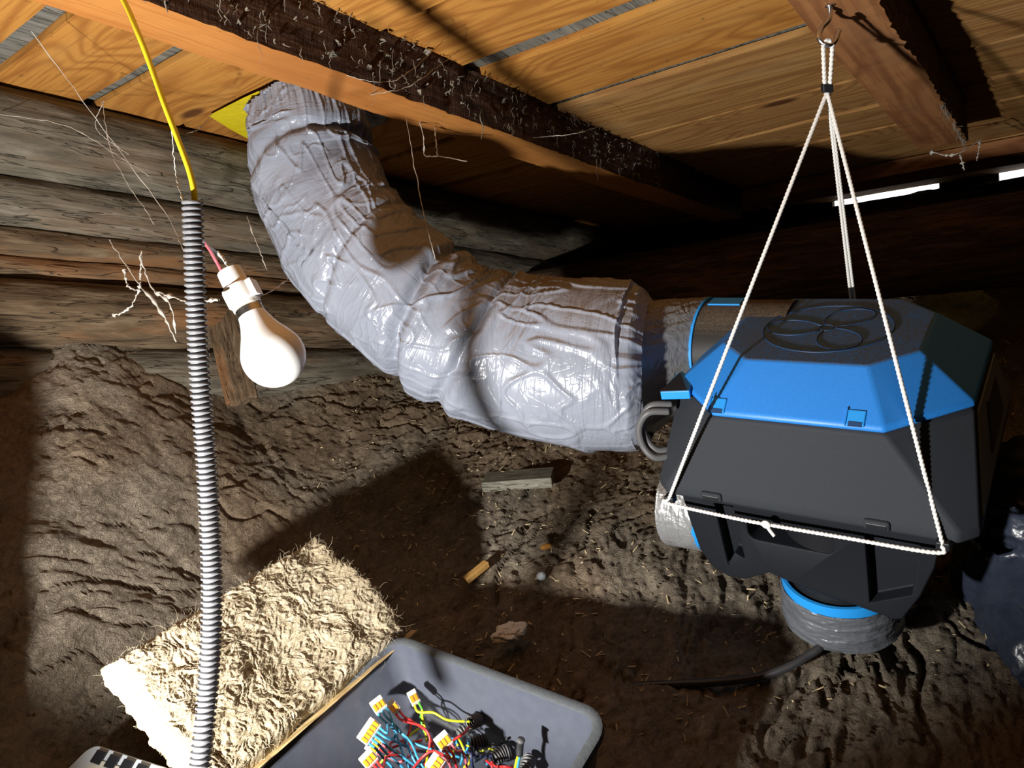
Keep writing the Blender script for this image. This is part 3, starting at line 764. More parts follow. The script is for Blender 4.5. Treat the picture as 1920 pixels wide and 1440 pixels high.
# moulded emblem: a ring and three blades
th = np.linspace(0, 2 * pi, 97)
ring = S3(.088 * np.cos(th), .082 * np.sin(th), .0003 + 0 * th)
em = tube('emblem_ring', bx(ring[:, 0], ring[:, 1], ring[:, 2]), .0011, GROOVE, unit, 6, caps=False, label='moulded fan emblem')
for a0 in (20, 140, 260):
    t = np.linspace(0, 1, 40); a = np.radians(a0 + 95 * t); rr = .012 + .072 * np.sin(pi * t ** .8) ** .8
    p = bx(rr * np.cos(a), .93 * rr * np.sin(a), .0003 + 0 * t); tube('emblem_blade', p, .0010, GROOVE, em, 6)
tube('emblem_hub', bx(.010 * np.cos(th), .010 * np.sin(th), .0003 + 0 * th), .0010, GROOVE, em, 6, caps=False)
# left blue bracket beside the spigot
v, f = slab([(-.205, -.142), (-.162, -.132), (-.170, -.100), (-.200, -.070), (-.205, -.08)], -.062, -.048, bx); bevel(mesh('corner_tab', v, f, BLUE2, unit, smooth=False, label='bright blue corner tab'), .0015)
v, f = slab([(-.2052, -.1418), (-.166, -.1315), (-.2, -.078)], -.0478, -.0468, bx); mesh('tab_cover', v, f, BODY, unit, smooth=False)
# body clips on the front rim
for u0 in (-.121, .102):
    o = mesh('rim_clip', *boxvf(bx, u0 - .016, u0 + .016, -.1965, -.185, -.196, -.181), BODY, unit, smooth=False); bevel(o, .004, 3)
    o = mesh('clip_window', *boxvf(bx, u0 - .0125, u0 + .0125, -.1972, -.190, -.1935, -.185), BLACK, unit, smooth=False); bevel(o, .001)
# right end plate
def ep(w, z):
    t = (z + .0635) / (-.18 + .0635); return .196 + (.2132 - .196) * t
def endplate(ws, z0, z1, off):
    P = [(w0, z) for w0, z in ((ws[0], z0), (ws[1], z0), (ws[3], z1), (ws[2], z1))]
    v = [bx(ep(w, z) + o, w, z) for o in (off, off + .002) for w, z in P]
    return np.array(v), [[0, 1, 2, 3], [7, 6, 5, 4], [0, 4, 5, 1], [1, 5, 6, 2], [2, 6, 7, 3], [3, 7, 4, 0]]
mesh('end_plate', *endplate((-.085, .085, -.155, .160), -.070, -.176, .0005), PANEL, unit, smooth=False, label='pale grey end plate')
mesh('plate_label', *endplate((-.03, .05, -.05, .07), -.085, -.150, .0027), SLOT, unit, smooth=False)
# lower housing with carry slot
prof = [(-.172, -.198), (-.168, -.235), (-.156, -.300), (-.140, -.330), (-.115, -.342), (-.088, -.340), (-.050, -.316), (-.02, -.325), (.118, -.350), (.128, -.346), (.150, -.300), (.166, -.250), (.174, -.198)]
n = len(prof)
V = [bx(a, -.172, b) for a, b in prof] + [bx(a, -.176, b * .985 - .003) for a, b in prof] + [bx(a, .165, b) for a, b in prof]
fq = gridf(3, n).tolist() + [[i for i in range(n)][::-1]]
V = [bx(a, -.186, b) for a, b in prof] + [bx(a, .165, b) for a, b in prof]
fq = [[i, i + 1, i + 1 + n, i + n] for i in range(n - 1)] + [[n - 1, 0, n, 2 * n - 1]] + [list(range(n))[::-1], list(range(n, 2 * n))]
base = mesh('lower_housing', V, fq, BASEM, unit, auto=30)
# cut the carry slot and a side recess into the lower housing
def cut(o, vf):
    me = bpy.data.meshes.new('cutter'); v, f = vf; me.from_pydata((np.array(v) - ORG[o]).tolist(), [], f); c = bpy.data.objects.new('cutter', me); COL.objects.link(c)
    bm = bmesh.new(); bm.from_mesh(me); bmesh.ops.recalc_face_normals(bm, faces=bm.faces); bm.to_mesh(me); bm.free()
    c.location = ORG[o]
    bm = bmesh.new(); bm.from_mesh(o.data); bmesh.ops.recalc_face_normals(bm, faces=bm.faces); bm.to_mesh(o.data); bm.free()
    bpy.context.view_layer.update()
    md = o.modifiers.new('cut', 'BOOLEAN'); md.object = c; md.operation = 'DIFFERENCE'; md.solver = 'EXACT'
    dg = bpy.context.evaluated_depsgraph_get(); nm = bpy.data.meshes.new_from_object(o.evaluated_get(dg))
    o.modifiers.remove(md); o.data = nm; bpy.data.objects.remove(c, do_unlink=True)
sl = rrect(-.075, .046, -.259, -.222, .014)
cut(base, slab(sl, -.2, -.14, lambda a, b, c: bx(a, c, b)))
cut(base, slab([(-.122, -.205), (-.093, -.205), (-.085, -.300), (-.100, -.292), (-.112, -.315)], -.2, -.165, lambda a, b, c: bx(a, c, b)))
cut(base, slab([(.085, -.215), (.150, -.215), (.140, -.300), (.088, -.330)], -.2, -.165, lambda a, b, c: bx(a, c, b)))
bevel(base, .002, 2, 35)
# upper left spigot with blue ring and tape
U = bx(-1, 0, 0) - bx(0, 0, 0)
SPW, SPZ = .072, -.072
sp = lathe('spigot', [(.0, -.08), (.080, -.08), (.080, .07), (.074, .07), (.074, -.02), (0, -.02)], bx(-.15, SPW, SPZ), U, PIPE, unit, 56, auto=30)
lathe('spigot_ring', [(.0805, 0), (.0845, 0), (.0845, .006), (.0805, .006)], bx(-.212, SPW, SPZ), U, BLUE2, sp, 56, auto=30)
o = mesh('locking_tab', *boxvf(bx, -.205, -.150, .062, .090, .0075, .0105), BLUE2, unit, smooth=False); bevel(o, .001)
# lower left spigot
lsp = lathe('spigot', [(0, -.10), (.072, -.10), (.072, .03), (0, .03)], bx(-.135, -.085, -.290), U, BODY, unit, 48, auto=30)
lathe('spigot_ring', [(.0725, .0), (.0755, .0), (.0755, .045), (.0725, .045)], bx(-.148, -.085, -.290), U, BLUE2, lsp, 48, auto=30)
def taped(name, at, axis, r0, r1, L, parent, seed, n=120, m=60, amp=.0022, mat=TAPE):
    s = np.linspace(0, 1, m); t = np.linspace(0, 2 * pi, n, endpoint=False)
    a = np.asarray(axis) / np.linalg.norm(axis); x = np.cross(a, [.3, .9, .1]); x /= np.linalg.norm(x); y = np.cross(a, x)
    Sg, Tg = np.meshgrid(s, t, indexing='ij')
    r = r0 + (r1 - r0) * Sg + amp * ridge(S3(Sg * 4 + .8 * np.sin(Tg + seed), np.cos(Tg) * 1.6, np.sin(Tg) * 1.6 + seed), 3) - amp * .5
    r = r + .0012 * np.floor((Sg + .06 * np.sin(Tg * 2 + seed)) * 3)
    V = np.asarray(at) + a * (Sg * L)[..., None] + x * (r * np.cos(Tg))[..., None] + y * (r * np.sin(Tg))[..., None]
    nn = m * n
    V = np.vstack([V.reshape(-1, 3), np.asarray(at) + a * L])
    f = gridf(m, n, True).tolist() + [[(m - 1) * n + i, (m - 1) * n + (i + 1) % n, nn] for i in range(n)]
    return mesh(name, V, f, mat, parent, auto=70)
taped('tape_wrap', bx(-.178, -.085, -.290), U, .0775, .0765, .062, lsp, 2.)
# bottom spigot
DN = bx(0, 0, -1) - bx(0, 0, 0)
bs = bhit(1575, 1128, 2, -.405); bs = np.array([bs[0], max(bs[1], -.112)]); print('BS', bs, bhit(1575, 1128, 2, -.405))
bsp = lathe('spigot', [(0, -.15), (.072, -.15), (.072, .04), (0, .04)], bx(bs[0], bs[1], -.37), DN, BLACK, unit, 56, auto=30)
lathe('spigot_ring', [(.0785, 0), (.0835, 0), (.0835, .03), (.0785, .03)], bx(bs[0], bs[1], -.348), DN, BLUE2, bsp, 56, auto=30)
taped('tape_wrap', bx(bs[0], bs[1], -.364), DN, .0850, .0835, .066, bsp, 6., 160, 60, .0035, TAPE_SHADE)
# rear right spigot (feeds the dark duct)
rs = lathe('spigot', [(0, -.08), (.072, -.08), (.072, .05), (0, .05)], bx(.17, .06, -.285), -U, BLACK, unit, 40, auto=30)

# ------------------------------------------------------------------ the big grey duct
E0 = bx(-.216, SPW, SPZ)
dp = [(px(572, 205, 1.405), .100), (px(585, 262, 1.395), .112), (px(592, 325, 1.385), .117), (px(640, 432, 1.375), .120), (px(738, 540, 1.355), .126), (px(860, 632, 1.335), .128), (px(985, 668, 1.315), .139), (px(1100, 682, 1.285), .146), (px(1172, 689, 1.266), .142), (px(1204, 690, 1.256), .134), (px(1224, 690, 1.250), .112)]
NC, NT_ = 760, 340
C = catmull([p for p, r in dp], NC); rad = catmull(np.array([[r, 0, 0] for p, r in dp]), NC)[:, 0]
Tn, An, Bn = frames(C)
th = np.linspace(0, 2 * pi, NT_, endpoint=False); s = np.r_[0, np.cumsum(np.linalg.norm(np.diff(C, axis=0), axis=1))]; SL = s[-1]
Sg, Tg = np.meshgrid(s, th, indexing='ij')
dirv = An[:, None] * np.cos(Tg)[..., None] + Bn[:, None] * np.sin(Tg)[..., None]
# bend: inner side of the curve
curv = np.gradient(Tn, axis=0) / np.gradient(s)[:, None]
inner = np.clip((dirv * curv[:, None]).sum(-1) / 4., -1, 1)
P0 = C[:, None] + dirv * rad[:, None, None]
cx, sx = np.cos(Tg), np.sin(Tg)
wp = .10 * fbm(P0 * 6, 2)
fold = ridge(S3((Sg + wp) * 26, cx * 1.1, sx * 1.1 + 3), 2)                # folds around the duct
tilt = .05 * np.sin(Tg + 1.2) + .035 * fbm(S3(cx * 1.5, sx * 1.5, Sg * 4), 2)
f2 = 1 - 2 * np.abs(pn(S3((Sg + tilt) * 17, cx * .9, sx * .9 + 8)))
f3 = 1 - 2 * np.abs(pn(S3((Sg - tilt * 1.4) * 31 + 5, cx * 2.1, sx * 2.1 + 2)))
f4 = 1 - 2 * np.abs(pn(S3(Sg * 7 + cx * 2.5, cx * 3.2 - Sg * 4, sx * 3.2 + 5)))
msk = sst(-.15, .35, fbm(P0 * 5 + 3, 2)); msk2 = sst(-.1, .3, fbm(P0 * 6 + 9, 2))
disp = .012 * np.clip(inner, 0, 1) * (fold - .45) + .0042 * sst(.76, 1, f2) * msk + .0018 * sst(.72, 1, f3) * msk2 + .0034 * sst(.80, 1, f4) * (1 - msk * .6) + .0012 * (f2 - .5) + .009 * fbm(P0 * 5, 2)
def pinch(px_, py_, z, skew, wdt, dep):
    q = px(px_, py_, z); i = np.argmin(np.linalg.norm(C - q, axis=1)); s0 = s[i]
    ph = Sg - s0 - skew * np.cos(Tg - 1.) - .012 * fbm(S3(cx * 2, sx * 2, s0 * 50), 3)
    return -dep * np.exp(-(ph / wdt) ** 2) + dep * .35 * np.exp(-((ph - wdt * 2.) / (wdt * 1.4)) ** 2)
disp = disp + pinch(800, 590, 1.34, .03, .012, .020) + pinch(905, 645, 1.33, -.03, .009, .012) + pinch(590, 300, 1.39, .02, .010, .010) + pinch(690, 490, 1.36, .03, .008, .007)
endp = np.clip((s - SL + .03) / .03, 0, 1)[:, None]
top = np.exp(-(Sg / .05) ** 2)
disp = disp + (endp * .4 + top) * .012 * (ridge(S3(Sg * 5, cx * 9, sx * 9), 2) - .5)
V = P0 + dirv * disp[..., None]
duct = thing('insulated_duct', 'wide insulated duct in crumpled grey plastic bending from roof to unit', 'duct', C[-1] - np.array([0, 0, .15]))
mesh('sleeve', V.reshape(-1, 3), gridf(NC, NT_, True), FILM, duct, attr=S3(Sg, cx * .13, sx * .13).reshape(-1, 3))
# gathered skirt where it meets the roof
m = 90; sk = np.linspace(0, 1, m); SkS, SkT = np.meshgrid(sk, th, indexing='ij')
RC = cw(onroof(616, 200)); rnw = W @ RN
a1 = cw(RR) - cw([0, 0, 0]); a2 = cw(RB) - cw([0, 0, 0])
e0 = C[12][None, None] + (An[12] * np.cos(th)[:, None] + Bn[12] * np.sin(th)[:, None])[None] * .104
ang = np.arctan2((e0 - C[12]) @ a2, (e0 - C[12]) @ a1)
R_ = .122 + .022 * fbm(S3(np.cos(ang) * 2, np.sin(ang) * 2, 3 + 0 * ang), 3)
e1 = RC + (a1 * (np.cos(ang) * R_)[..., None] + a2 * (np.sin(ang) * R_)[..., None]) + rnw * .006
Sk = e0 * (1 - SkS[..., None]) + e1 * SkS[..., None]
dv = Sk - (C[0] * .5 + RC * .5); dv -= rnw * (dv @ rnw)[..., None]; dv /= np.linalg.norm(dv, axis=-1)[..., None] + 1e-9
wv = .35 * fbm(S3(SkS * 3, np.cos(SkT) * 2, np.sin(SkT) * 2), 2)
gd = .020 * (ridge(S3(np.cos(SkT + wv) * 4.2, np.sin(SkT + wv) * 4.2, SkS * 1.6), 3) - .5) * np.sin(pi * np.clip(SkS * .8 + .12, 0, 1)) + .014 * np.sin(pi * SkS) 
gd = gd - .016 * np.exp(-((SkS - .08) / .07) ** 2)
Sk = Sk + dv * gd[..., None]
mesh('gathered_skirt', Sk.reshape(-1, 3), gridf(m, NT_, True), FILM, duct, attr=S3(SkS * .1 + 3, np.cos(SkT) * .13, np.sin(SkT) * .13).reshape(-1, 3), label='gathered plastic skirt at the roof')
# silver tape sleeve between duct and spigot
ax = E0 - C[-1]; L = np.linalg.norm(ax)
m = 60; n = 160; ss = np.linspace(0, 1, m); tt = np.linspace(0, 2 * pi, n, endpoint=False); Sg3, Tg3 = np.meshgrid(ss, tt, indexing='ij')
ctr = C[-6] * (1 - ss[:, None]) + (E0 - U * -.0) * ss[:, None]
an = An[-6] ; 
a = (C[-6] - E0); a /= np.linalg.norm(a); x_ = np.cross(U, [0, 0, 1]); x_ /= np.linalg.norm(x_); y_ = np.cross(U, x_)
r3 = .112 + (.084 - .112) * Sg3 + .004 * (ridge(S3(Sg3 * 2, np.cos(Tg3) * 5, np.sin(Tg3) * 5), 3) - .5)
V = ctr[:, None] + x_ * (r3 * np.cos(Tg3))[..., None] + y_ * (r3 * np.sin(Tg3))[..., None]
mesh('tape_sleeve', V.reshape(-1, 3), gridf(m, n, True), TAPE, duct, label='crumpled silver tape joint')
# yellow membrane patch between skirt and boards
pts = [(392, 216), (455, 184), (505, 162), (545, 160), (600, 172), (640, 186), (650, 230), (560, 270), (470, 262), (430, 240)]
v = [cw(onroof(x, y, RK + .007)) for x, y in pts]; n = len(v)
ym = mesh('membrane_patch', v + [q + rnw * .0016 for q in v], [list(range(n)), list(range(n, 2 * n))[::-1]] + [[i, i + n, (i + 1) % n + n, (i + 1) % n] for i in range(n)], YELM, None, smooth=False)
tag(ym, 'bright yellow membrane patch on the boards around the duct top', 'membrane')

# dark wrapped duct at the right edge
dd = [px(1835, 1010, 1.32), px(1880, 1050, 1.27), px(1925, 1110, 1.22), px(1990, 1220, 1.12), px(2080, 1340, 1.05)]
C2 = catmull([bx(.215, .06, -.285), bx(.27, .055, -.30)] + dd[2:], 200); T2_, A2_, B2_ = frames(C2)
s2 = np.linspace(0, 1, 200); t2 = np.linspace(0, 2 * pi, 120, endpoint=False); S2g, T2g = np.meshgrid(s2, t2, indexing='ij')
d2 = A2_[:, None] * np.cos(T2g)[..., None] + B2_[:, None] * np.sin(T2g)[..., None]
r2 = .076 + .03 * sst(0, .3, S2g) + .012 * (ridge(S3(S2g * 7, np.cos(T2g) * 2, np.sin(T2g) * 2), 3) - .5)
dk = mesh('wrapped_duct', (C2[:, None] + d2 * r2[..., None]).reshape(-1, 3), gridf(200, 120, True), plain('dark_blue_film', (.028, .036, .058), .28, .5, nz=30, nd=.006), None)
tag(dk, 'dark plastic wrapped duct leaving the unit at the right edge', 'duct')

# ------------------------------------------------------------------ hook, cord, cables
hk0 = cw(onroof(1556, 8, -.452)); hd = 0.952
hz = float((W.T @ (hk0 - np.array([0, 0, CAM_H])))[2])
hp = [hk0 + np.array([0, 0, .012])] + [px(x, y, hz + .004) for x, y in [(1556, 14), (1554, 36), (1541, 52), (1536, 70), (1544, 81), (1556, 84), (1566, 76), (1573, 56)]]
hook = thing('ceiling_hook', 'bent steel hook screwed into the brown rafter', 'hook', hk0)
tube('hook_wire', catmull(hp, 90), .0034, CHROME, hook, 12)
lathe('screw_collar', [(0, 0), (.006, 0), (.006, .004), (0, .004)], hk0 - np.array([0, 0, .003]), (0, 0, 1), CHROME, hook, 16)
def rtw(k): return lambda s, th: 1 + .17 * np.cos(2 * th - s * k)
AP = px(1551, 172, hz + .035); HKB = px(1552, 84, hz + .004)
sling = thing('cord_sling', 'white braided cord sling holding the ventilation unit on the hook', 'cord', AP)
lft = bx(*bhit(1254, 936, 1, -.200)); rgt = bx(*bhit(1768, 1022, 1, -.200)); bck = bx(.03, .200, -.195); bck2 = bx(.045, .2, -.195)
def cord(pts, n=260, r=.0026): return tube('cord_strand', catmull(pts, n), r, ROPE, sling, 10, rfun=rtw(1100))
def lin(a, b, k=4): return [a + (b - a) * t for t in np.linspace(0, 1, k)]
vx = px(1560, 172, hz) - px(1550, 172, hz); vx /= np.linalg.norm(vx)
cord(lin(HKB - vx * .006, AP - vx * .003))
cord(lin(HKB + vx * .006, AP + vx * .003))
cord([HKB - vx * .006, HKB + np.array([0, 0, .006]), HKB + vx * .006], 40)
def viapt(p, q, y, z):                                   # where the cord passes the lid edge, on its straight run
    x = p[0] + (q[0] - p[0]) * (y - p[1]) / (q[1] - p[1]); return bx(*bhit(x, y, 2, z))
def straight(a, m_, b, n):
    return np.vstack([a + (m_ - a) * np.linspace(0, 1, n)[:, None], m_ + (b - m_) * np.linspace(0, 1, n // 2)[1:, None]])
for q_, p2, yv in ((lft, (1254, 936), 792), (rgt, (1768, 1022), 800)):
    Cc_ = straight(AP, viapt((1550, 172), p2, yv, -.056), q_, 300)
    tube('cord_strand', Cc_, .0026, ROPE, sling, 10, rfun=rtw(1100))
edgeb = bx(.025, .118, .004)
BV = bx(*bhit(1597, 574, 1, .184))
tube('cord_strand', straight(AP, BV, bck, 260), .0023, ROPE, sling, 10, rfun=rtw(1100))
tube('cord_strand', straight(AP + vx * .002, BV + vx * .006, bck2, 260), .0023, ROPE, sling, 10, rfun=rtw(1100))
cord([lft, bx(-.19, -.203, -.207), bx(-.10, -.206, -.209), bx(-.037, -.207, -.209), bx(.06, -.206, -.208), bx(.169, -.204, -.207), rgt], 420)
kn = bx(-.037, -.209, -.208)
for a_ in (0, 1, 2):
    q = np.linspace(0, 2 * pi, 24); e1_, e2_ = [(ta, np.array([0, 0, 1.])), (np.array([0, 0, 1.]), U), (U, vx)][a_]
    tube('knot', kn + .0042 * (np.outer(np.cos(q), e1_) + np.outer(np.sin(q), e2_)), .0024, ROPE, sling, 8, caps=False)
tube('knot', catmull([kn, kn + np.array([.002, -.004, -.006]), kn + U * -.008 + np.array([0, -.006, -.014])], 12), .0026, ROPE, sling, 8)
fn = lambda p, q, r: AP + vx * p + np.array([0, 0, 1.]) * r + np.cross(vx, [0, 0, 1.]) * q
o = mesh('cord_clamp', *boxvf(fn, -.007, .007, -.005, .005, -.001, .010), BLACK, sling, smooth=False, label='small black clamp'); bevel(o, .0015)
for q in (lft, rgt):
    o = mesh('cord_eyelet', *boxvf(lambda a, b, c: q + (bx(a, b, c) - bx(0, 0, 0)), -.008, .008, -.002, .012, -.008, .004), BLACK, sling, smooth=False); bevel(o, .002)
# cable loop on the left of the unit
ql = [bx(-.195, -.13, -.075), bx(-.222, -.145, -.072), bx(-.238, -.152, -.095), bx(-.236, -.155, -.125), bx(-.22, -.155, -.145), bx(-.20, -.14, -.150)]
lp = thing('cable_loop', 'grey cable looped out of the left side of the unit', 'cable', ql[2])
tube('cable_turn', catmull(ql, 60), .0055, GREYCAB, lp, 12)
tube('cable_turn', catmull([q + (bx(-.0, -.012, -.006) - bx(0, 0, 0)) for q in ql], 60), .0055, GREYCAB, lp, 12)
# black supply cable on the wool
cc = [bx(bs[0] - .03, bs[1] + .05, -.40)] + [onh(1548, 1192, .89), onh(1510, 1232, .905), onh(1460, 1258, .918), onh(1405, 1272, .928), onh(1330, 1280, .93), onh(1230, 1284, .93), onh(1160, 1290, .93)]
cab = tube('supply_cable', catmull(cc, 120), .0062, CABLE, None, 14); tag(cab, 'black supply cable curving from the unit across the wool', 'cable')

# ------------------------------------------------------------------ conduit, pull wire, bulb
cpz_ = [(361, 378, .742), (364, 470, .745), (369, 600, .75), (377, 740, .755), (388, 880, .757), (394, 1000, .757), (397, 1100, .755), (395, 1200, .752), (389, 1300, .748), (381, 1380, .738), (372, 1450, .73), (350, 1560, .71)]
C = catmull([px(*q) for q in cpz_], 1500)
sl_ = np.r_[0, np.cumsum(np.linalg.norm(np.diff(C, axis=0), axis=1))]
cnd = thing('corrugated_conduit', 'grey corrugated conduit standing upright in front of the wool', 'conduit', C[-1])
pit = .0058
tube('conduit_tube', C, .0092, CONDUIT, cnd, 28, rfun=lambda s, th: 1 + .13 * np.clip(1.5 * np.sin(s / pit * 6.2832), -1, 1) + 0 * th, caps=False)
lathe('inner_bore', [(.0, 0), (.0075, 0), (.0075, -.03)], C[0] + (C[8] - C[0]) * .3, C[0] - C[8], BLACK, cnd, 20)
yw = [cw(onroof(205, -30, -.449)), px(232, 2, .815), px(258, 60, .79), px(285, 130, .78), px(310, 200, .765), px(335, 265, .755), px(355, 320, .748), px(364, 360, .744), px(365, 400, .746)]
w_ = tube('pull_wire', catmull(yw, 120), .0030, YEL, None, 10); tag(w_, 'yellow wire running from the roof down into the conduit', 'wire')

SD = .93
sA, sB = px(428, 506, SD + .012), px(515, 672, SD)
axl = sB - sA; axl /= np.linalg.norm(axl)
pend = thing('hanging_bulb', 'unlit white bulb in a white holder hanging beside the conduit', 'light bulb', sB)
pr = lambda q: [(r * .00131, z * .00131) for r, z in q]
Ls = np.linalg.norm(sB - sA)
lathe('holder_cap', pr([(0, 0), (8.5, 0), (11.5, 1.5), (12.5, 20), (0, 20)]), sA, axl, WHITE, pend, 40, auto=40)
hb = lathe('holder_body', pr([(0, 20), (15.5, 20), (16, 22), (16, 36), (14, 37), (14, 42), (0, 42)]), sA, axl, WHITE, pend, 40, auto=40)
o = mesh('holder_lug', *boxvf(lambda a, b, c: sA + axl * c + np.cross(axl, cw([0, 0, -1]) - cw([0, 0, 0])) * a + (cw([0, 0, -1]) - cw([0, 0, 0])) * b, -.023, -.0157, -.010, .0157, .026, .048), WHITE, pend, smooth=False); bevel(o, .001)
lathe('screw_cap', pr([(0, 42), (12.6, 42), (13.2, 43.5), (12.4, 45), (13.2, 46.5), (12.4, 48), (13.2, 49.5), (12.5, 51), (0, 51)]), sA, axl, BRASS, pend, 40)
R0b = 30.
cz = Ls * 1000
bprof = [(13.5, 50), (14.2, 53), (15.0, 58), (17.0, 66), (20.5, 74)]
a_ = np.linspace(math.radians(118), math.radians(0), 26)
cz = 96
bprof = [(13.2, 50), (14.0, 54), (16.2, 61), (19.6, 69), (23.5, 76)] + [(R0b * math.sin(q), cz - R0b * math.cos(math.pi - q) * -1 if False else cz + R0b * math.cos(q)) for q in a_[1:]]
lathe('bulb', pr(bprof), sA, axl, BULB, pend, 64)
wr1 = catmull([px(372, 440, .80), px(392, 466, .90), px(402, 484, SD + .01), px(411, 500, SD + .014), px(418, 516, SD + .014)], 24)
wr2 = catmull([px(372, 446, .80), px(390, 462, .90), px(406, 474, SD + .01), px(421, 488, SD + .016), px(433, 516, SD + .014)], 24)
tube('lead_wire', wr1, .0021, PINK, pend, 8, label='red lead'); tube('lead_wire', wr2, .0021, plain('pale_blue_wire', (.45, .62, .68), .4), pend, 8, label='pale blue lead')

# ------------------------------------------------------------------ small things lying about
def boxobj(name, label, cat, c, a, L, Wd, H, mat, up=None, bev=.002):
    a = np.asarray(a) / np.linalg.norm(a); up = np.array([0, 0, 1.]) if up is None else up
    s_ = np.cross(up, a); s_ /= np.linalg.norm(s_); n_ = np.cross(a, s_)
    v, f = boxvf(lambda p, q, r: c + a * p + s_ * q + n_ * r, -L / 2, L / 2, -Wd / 2, Wd / 2, -H / 2, H / 2)
    at = np.array([[p, q, r] for r in (-H, H) for q in (-Wd, Wd) for p in (-L, L)])
    return bevel(tag(mesh(name, v, f, mat, None, smooth=False, attr=at), label, cat), bev)
q0, q1 = onh(915, 900, .825), onh(1030, 892, .835)
boxobj('board_end', 'flat grey weathered board end bedded in the wool under the duct', 'board', (q0 + q1) / 2 + np.array([0, 0, -.004]), q1 - q0, .15, .07, .022, GREYWOOD, up=np.array([-.1, .25, 1.]))
q0, q1 = onh(874, 1100, .845), onh(918, 1064, .845)
boxobj('wood_offcut', 'small orange wood offcut on the edge of the shadow', 'offcut', (q0 + q1) / 2 + np.array([0, 0, .012]), q1 - q0, .055, .014, .012, WOODCHIP)
q0, q1 = px(412, 575, 1.60), px(452, 742, 1.50)
boxobj('leaning_board', 'reddish brown board leaning behind the bulb', 'board', (q0 + q1) / 2, q1 - q0, (.26), .062, .022, LOGBRN, up=cw([.3, 0, -1]) - cw([0, 0, 0]))
# yellow wool lump behind the unit
def lump(name, label, cat, c, r, mat, seed, n=70, amp=.25, parent=None, sq=1.):
    i, j = np.meshgrid(np.linspace(0, pi, n), np.linspace(0, 2 * pi, n * 2, endpoint=False), indexing='ij')
    d = S3(np.sin(i) * np.cos(j), np.sin(i) * np.sin(j), np.cos(i))
    d = np.sign(d) * np.abs(d) ** sq
    rr = 1 + amp * fbm(d * 1.6 + seed, 4) + amp * .35 * ridge(d * 4 + seed, 3)
    o = mesh(name, (np.asarray(c) + d * rr[..., None] * np.asarray(r)).reshape(-1, 3), gridf(n, n * 2, True), mat, parent)
    if label: tag(o, label, cat)
    return o
lump('yellow_wool_lump', 'pale yellow wool lump showing behind the right of the lid', 'insulation', px(1775, 592, 1.92), (.12, .06, .06), FOAM, 3.)
lump('white_wool_scrap', 'white wool scrap at the foot of the shaded hollow', 'insulation', onh(955, 1186, .855), (.024, .016, .010), plain('white_scrap', (.9, .88, .82), .9, nz=120, nd=.004), 6., 30, .6)
lump('grey_pebble', 'small pale blue pebble on the lit wool', 'debris', onh(1015, 1080, .86), (.008, .007, .007), plain('pale_grit', (.5, .55, .6), .8), 8., 14)
lump('orange_chip', 'tiny orange chip on the lit wool', 'debris', onh(1024, 1025, .85), (.010, .006, .005), plain('orange_chip', (.65, .30, .06), .7), 9., 14)
tag(lump('unseen_shade_heap', None, None, cw([-.875, .40, .74]), (.25, .2, .23), WOOL, 13., 60, .12, fl, .5), kind='stuff')  # unseen heap, added left of the view to shadow its left edge
# chips and straw
rg = np.random.default_rng(9); parts = []
for i in range(2600):
    x, y = rg.uniform(-.45, 1.3), rg.uniform(.75, 2.3)
    parts.append((x, y, rg.gamma(1.5, .0022) + .0012, rg.uniform(.0006, .0016), rg.uniform(0, 6.28), rg.normal() * .3))
PA = np.array(parts); zz = floor_h(PA[:, 0][None], PA[:, 1][None])[0]
V = []; Fq = []
for k_, (x, y, l, w, a, e) in enumerate(PA):
    c = np.array([x, y, zz[k_] + .0015]); d = np.array([math.cos(a), math.sin(a), e]) * l; q = np.array([-math.sin(a), math.cos(a), .2]) * w; u_ = np.array([0, 0, w])
    V += [c - d - q, c + d - q, c + d + q, c - d + q, c + u_]
    b_ = k_ * 5; Fq += [[b_, b_ + 1, b_ + 4], [b_ + 1, b_ + 2, b_ + 4], [b_ + 2, b_ + 3, b_ + 4], [b_ + 3, b_, b_ + 4]]
tag(mesh('straw_chips', V, Fq, CHIP, fl, smooth=False), kind='stuff')

# ------------------------------------------------------------------ cobwebs
def web(name, label, lines, seed, r=.0005, blobs=0):
    rg = np.random.default_rng(seed)
    t = thing(name, label, 'cobweb', np.asarray(lines[0][0]))
    for l in lines:
        parts = []
        C = catmull(l, 30) if len(l) > 2 else np.array(l[0]) + (np.array(l[1]) - np.array(l[0])) * np.linspace(0, 1, 30)[:, None]
        C = C + rg.normal(size=C.shape) * .0006
        k = np.ones(30)
        for q in range(blobs): k += rg.uniform(.6, 2.6) * np.exp(-((np.arange(30) - rg.uniform(0, 30)) / .8) ** 2)
        mesh('thread', *tube_vf(C, r * k * rg.uniform(.5, 1.5, len(C)), 5, False), WEB, t)
    return t
web('cobweb', 'single long thread hanging from the long rafter onto the duct', [[cw(onroof(762, 222, -.452)), px(790, 380, 1.22), px(816, 486, 1.21)]], 1, .0007)
web('cobweb', 'dusty looped strand hanging under the long rafter right of the duct', [[cw(onroof(788, 228, -.452)), px(795, 262, 1.29), px(797, 292, 1.3), px(822, 293, 1.31), px(875, 302, 1.32)], [cw(onroof(815, 238, -.452)), px(820, 292, 1.31)]], 2, .0008, 3)
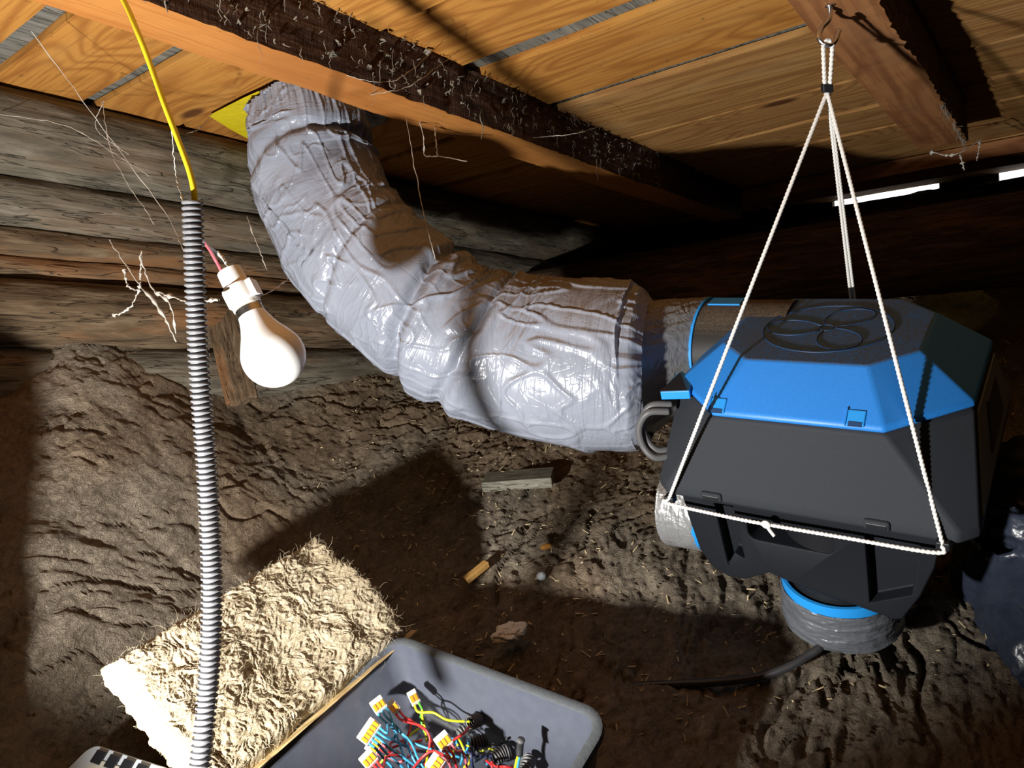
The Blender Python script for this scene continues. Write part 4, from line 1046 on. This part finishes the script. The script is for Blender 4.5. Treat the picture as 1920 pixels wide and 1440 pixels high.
web('cobweb', 'torn cobweb strands hanging left of the conduit', [[px(205, 450, 1.2), px(255, 525, 1.15), px(300, 580, 1.12), px(330, 640, 1.1)], [px(262, 480, 1.15), px(285, 540, 1.13), px(318, 570, 1.1), px(330, 625, 1.1)], [px(262, 540, 1.15), px(245, 575, 1.15), px(215, 592, 1.15)], [px(265, 470, 1.16), px(262, 540, 1.15)], [px(232, 505, 1.16), px(240, 535, 1.15), px(255, 545, 1.15)], [px(290, 545, 1.13), px(350, 565, 1.0), px(410, 562, .9)]], 3, .0011, 5)
web('cobweb', 'fine threads stretched between the yellow wire and the logs', [[px(60, 60, 1.0), px(200, 250, 1.15), px(310, 400, 1.1), px(345, 470, 1.0)], [px(190, 190, 1.2), px(215, 300, 1.15), px(290, 420, 1.1)], [px(0, 215, 1.25), px(120, 235, 1.25), px(210, 285, 1.2), px(280, 330, 1.1)], [px(320, 225, .77), px(330, 330, .8), px(345, 375, .75)], [px(195, 190, 1.2), px(180, 240, 1.2), px(240, 290, 1.2)], [px(350, 250, 1.1), px(375, 240, 1.15), px(398, 212, 1.25)]], 4, .0005, 1)
web('cobweb', 'threads strung across the dark side of the long rafter', [[cw(onroof(640, 140, -.46)), px(740, 150, 1.02), cw(onroof(830, 78, -.53))], [cw(onroof(690, 178, -.455)), px(770, 160, 1.05), cw(onroof(860, 95, -.53))], [cw(onroof(1000, 258, -.455)), px(1080, 250, 1.4), cw(onroof(1160, 225, -.52))]], 5, .0005)
web('cobweb', 'threads with caught dust between bulb holder and duct', [[px(462, 405, 1.25), px(485, 465, 1.2), px(500, 505, 1.18)], [px(470, 556, .96), px(505, 548, 1.05), px(545, 520, 1.25)], [px(408, 470, .9), px(428, 500, .85)]], 6, .0006, 3)
web('cobweb', 'dusty web rags at the lower end of the brown rafter', [[cw(onroof(1745, 285, -.45)), px(1790, 290, 1.6), px(1840, 262, 1.62)], [px(1838, 262, 1.62), px(1832, 300, 1.62)], [px(1800, 290, 1.6), px(1808, 318, 1.6)]], 7, .0011, 6)
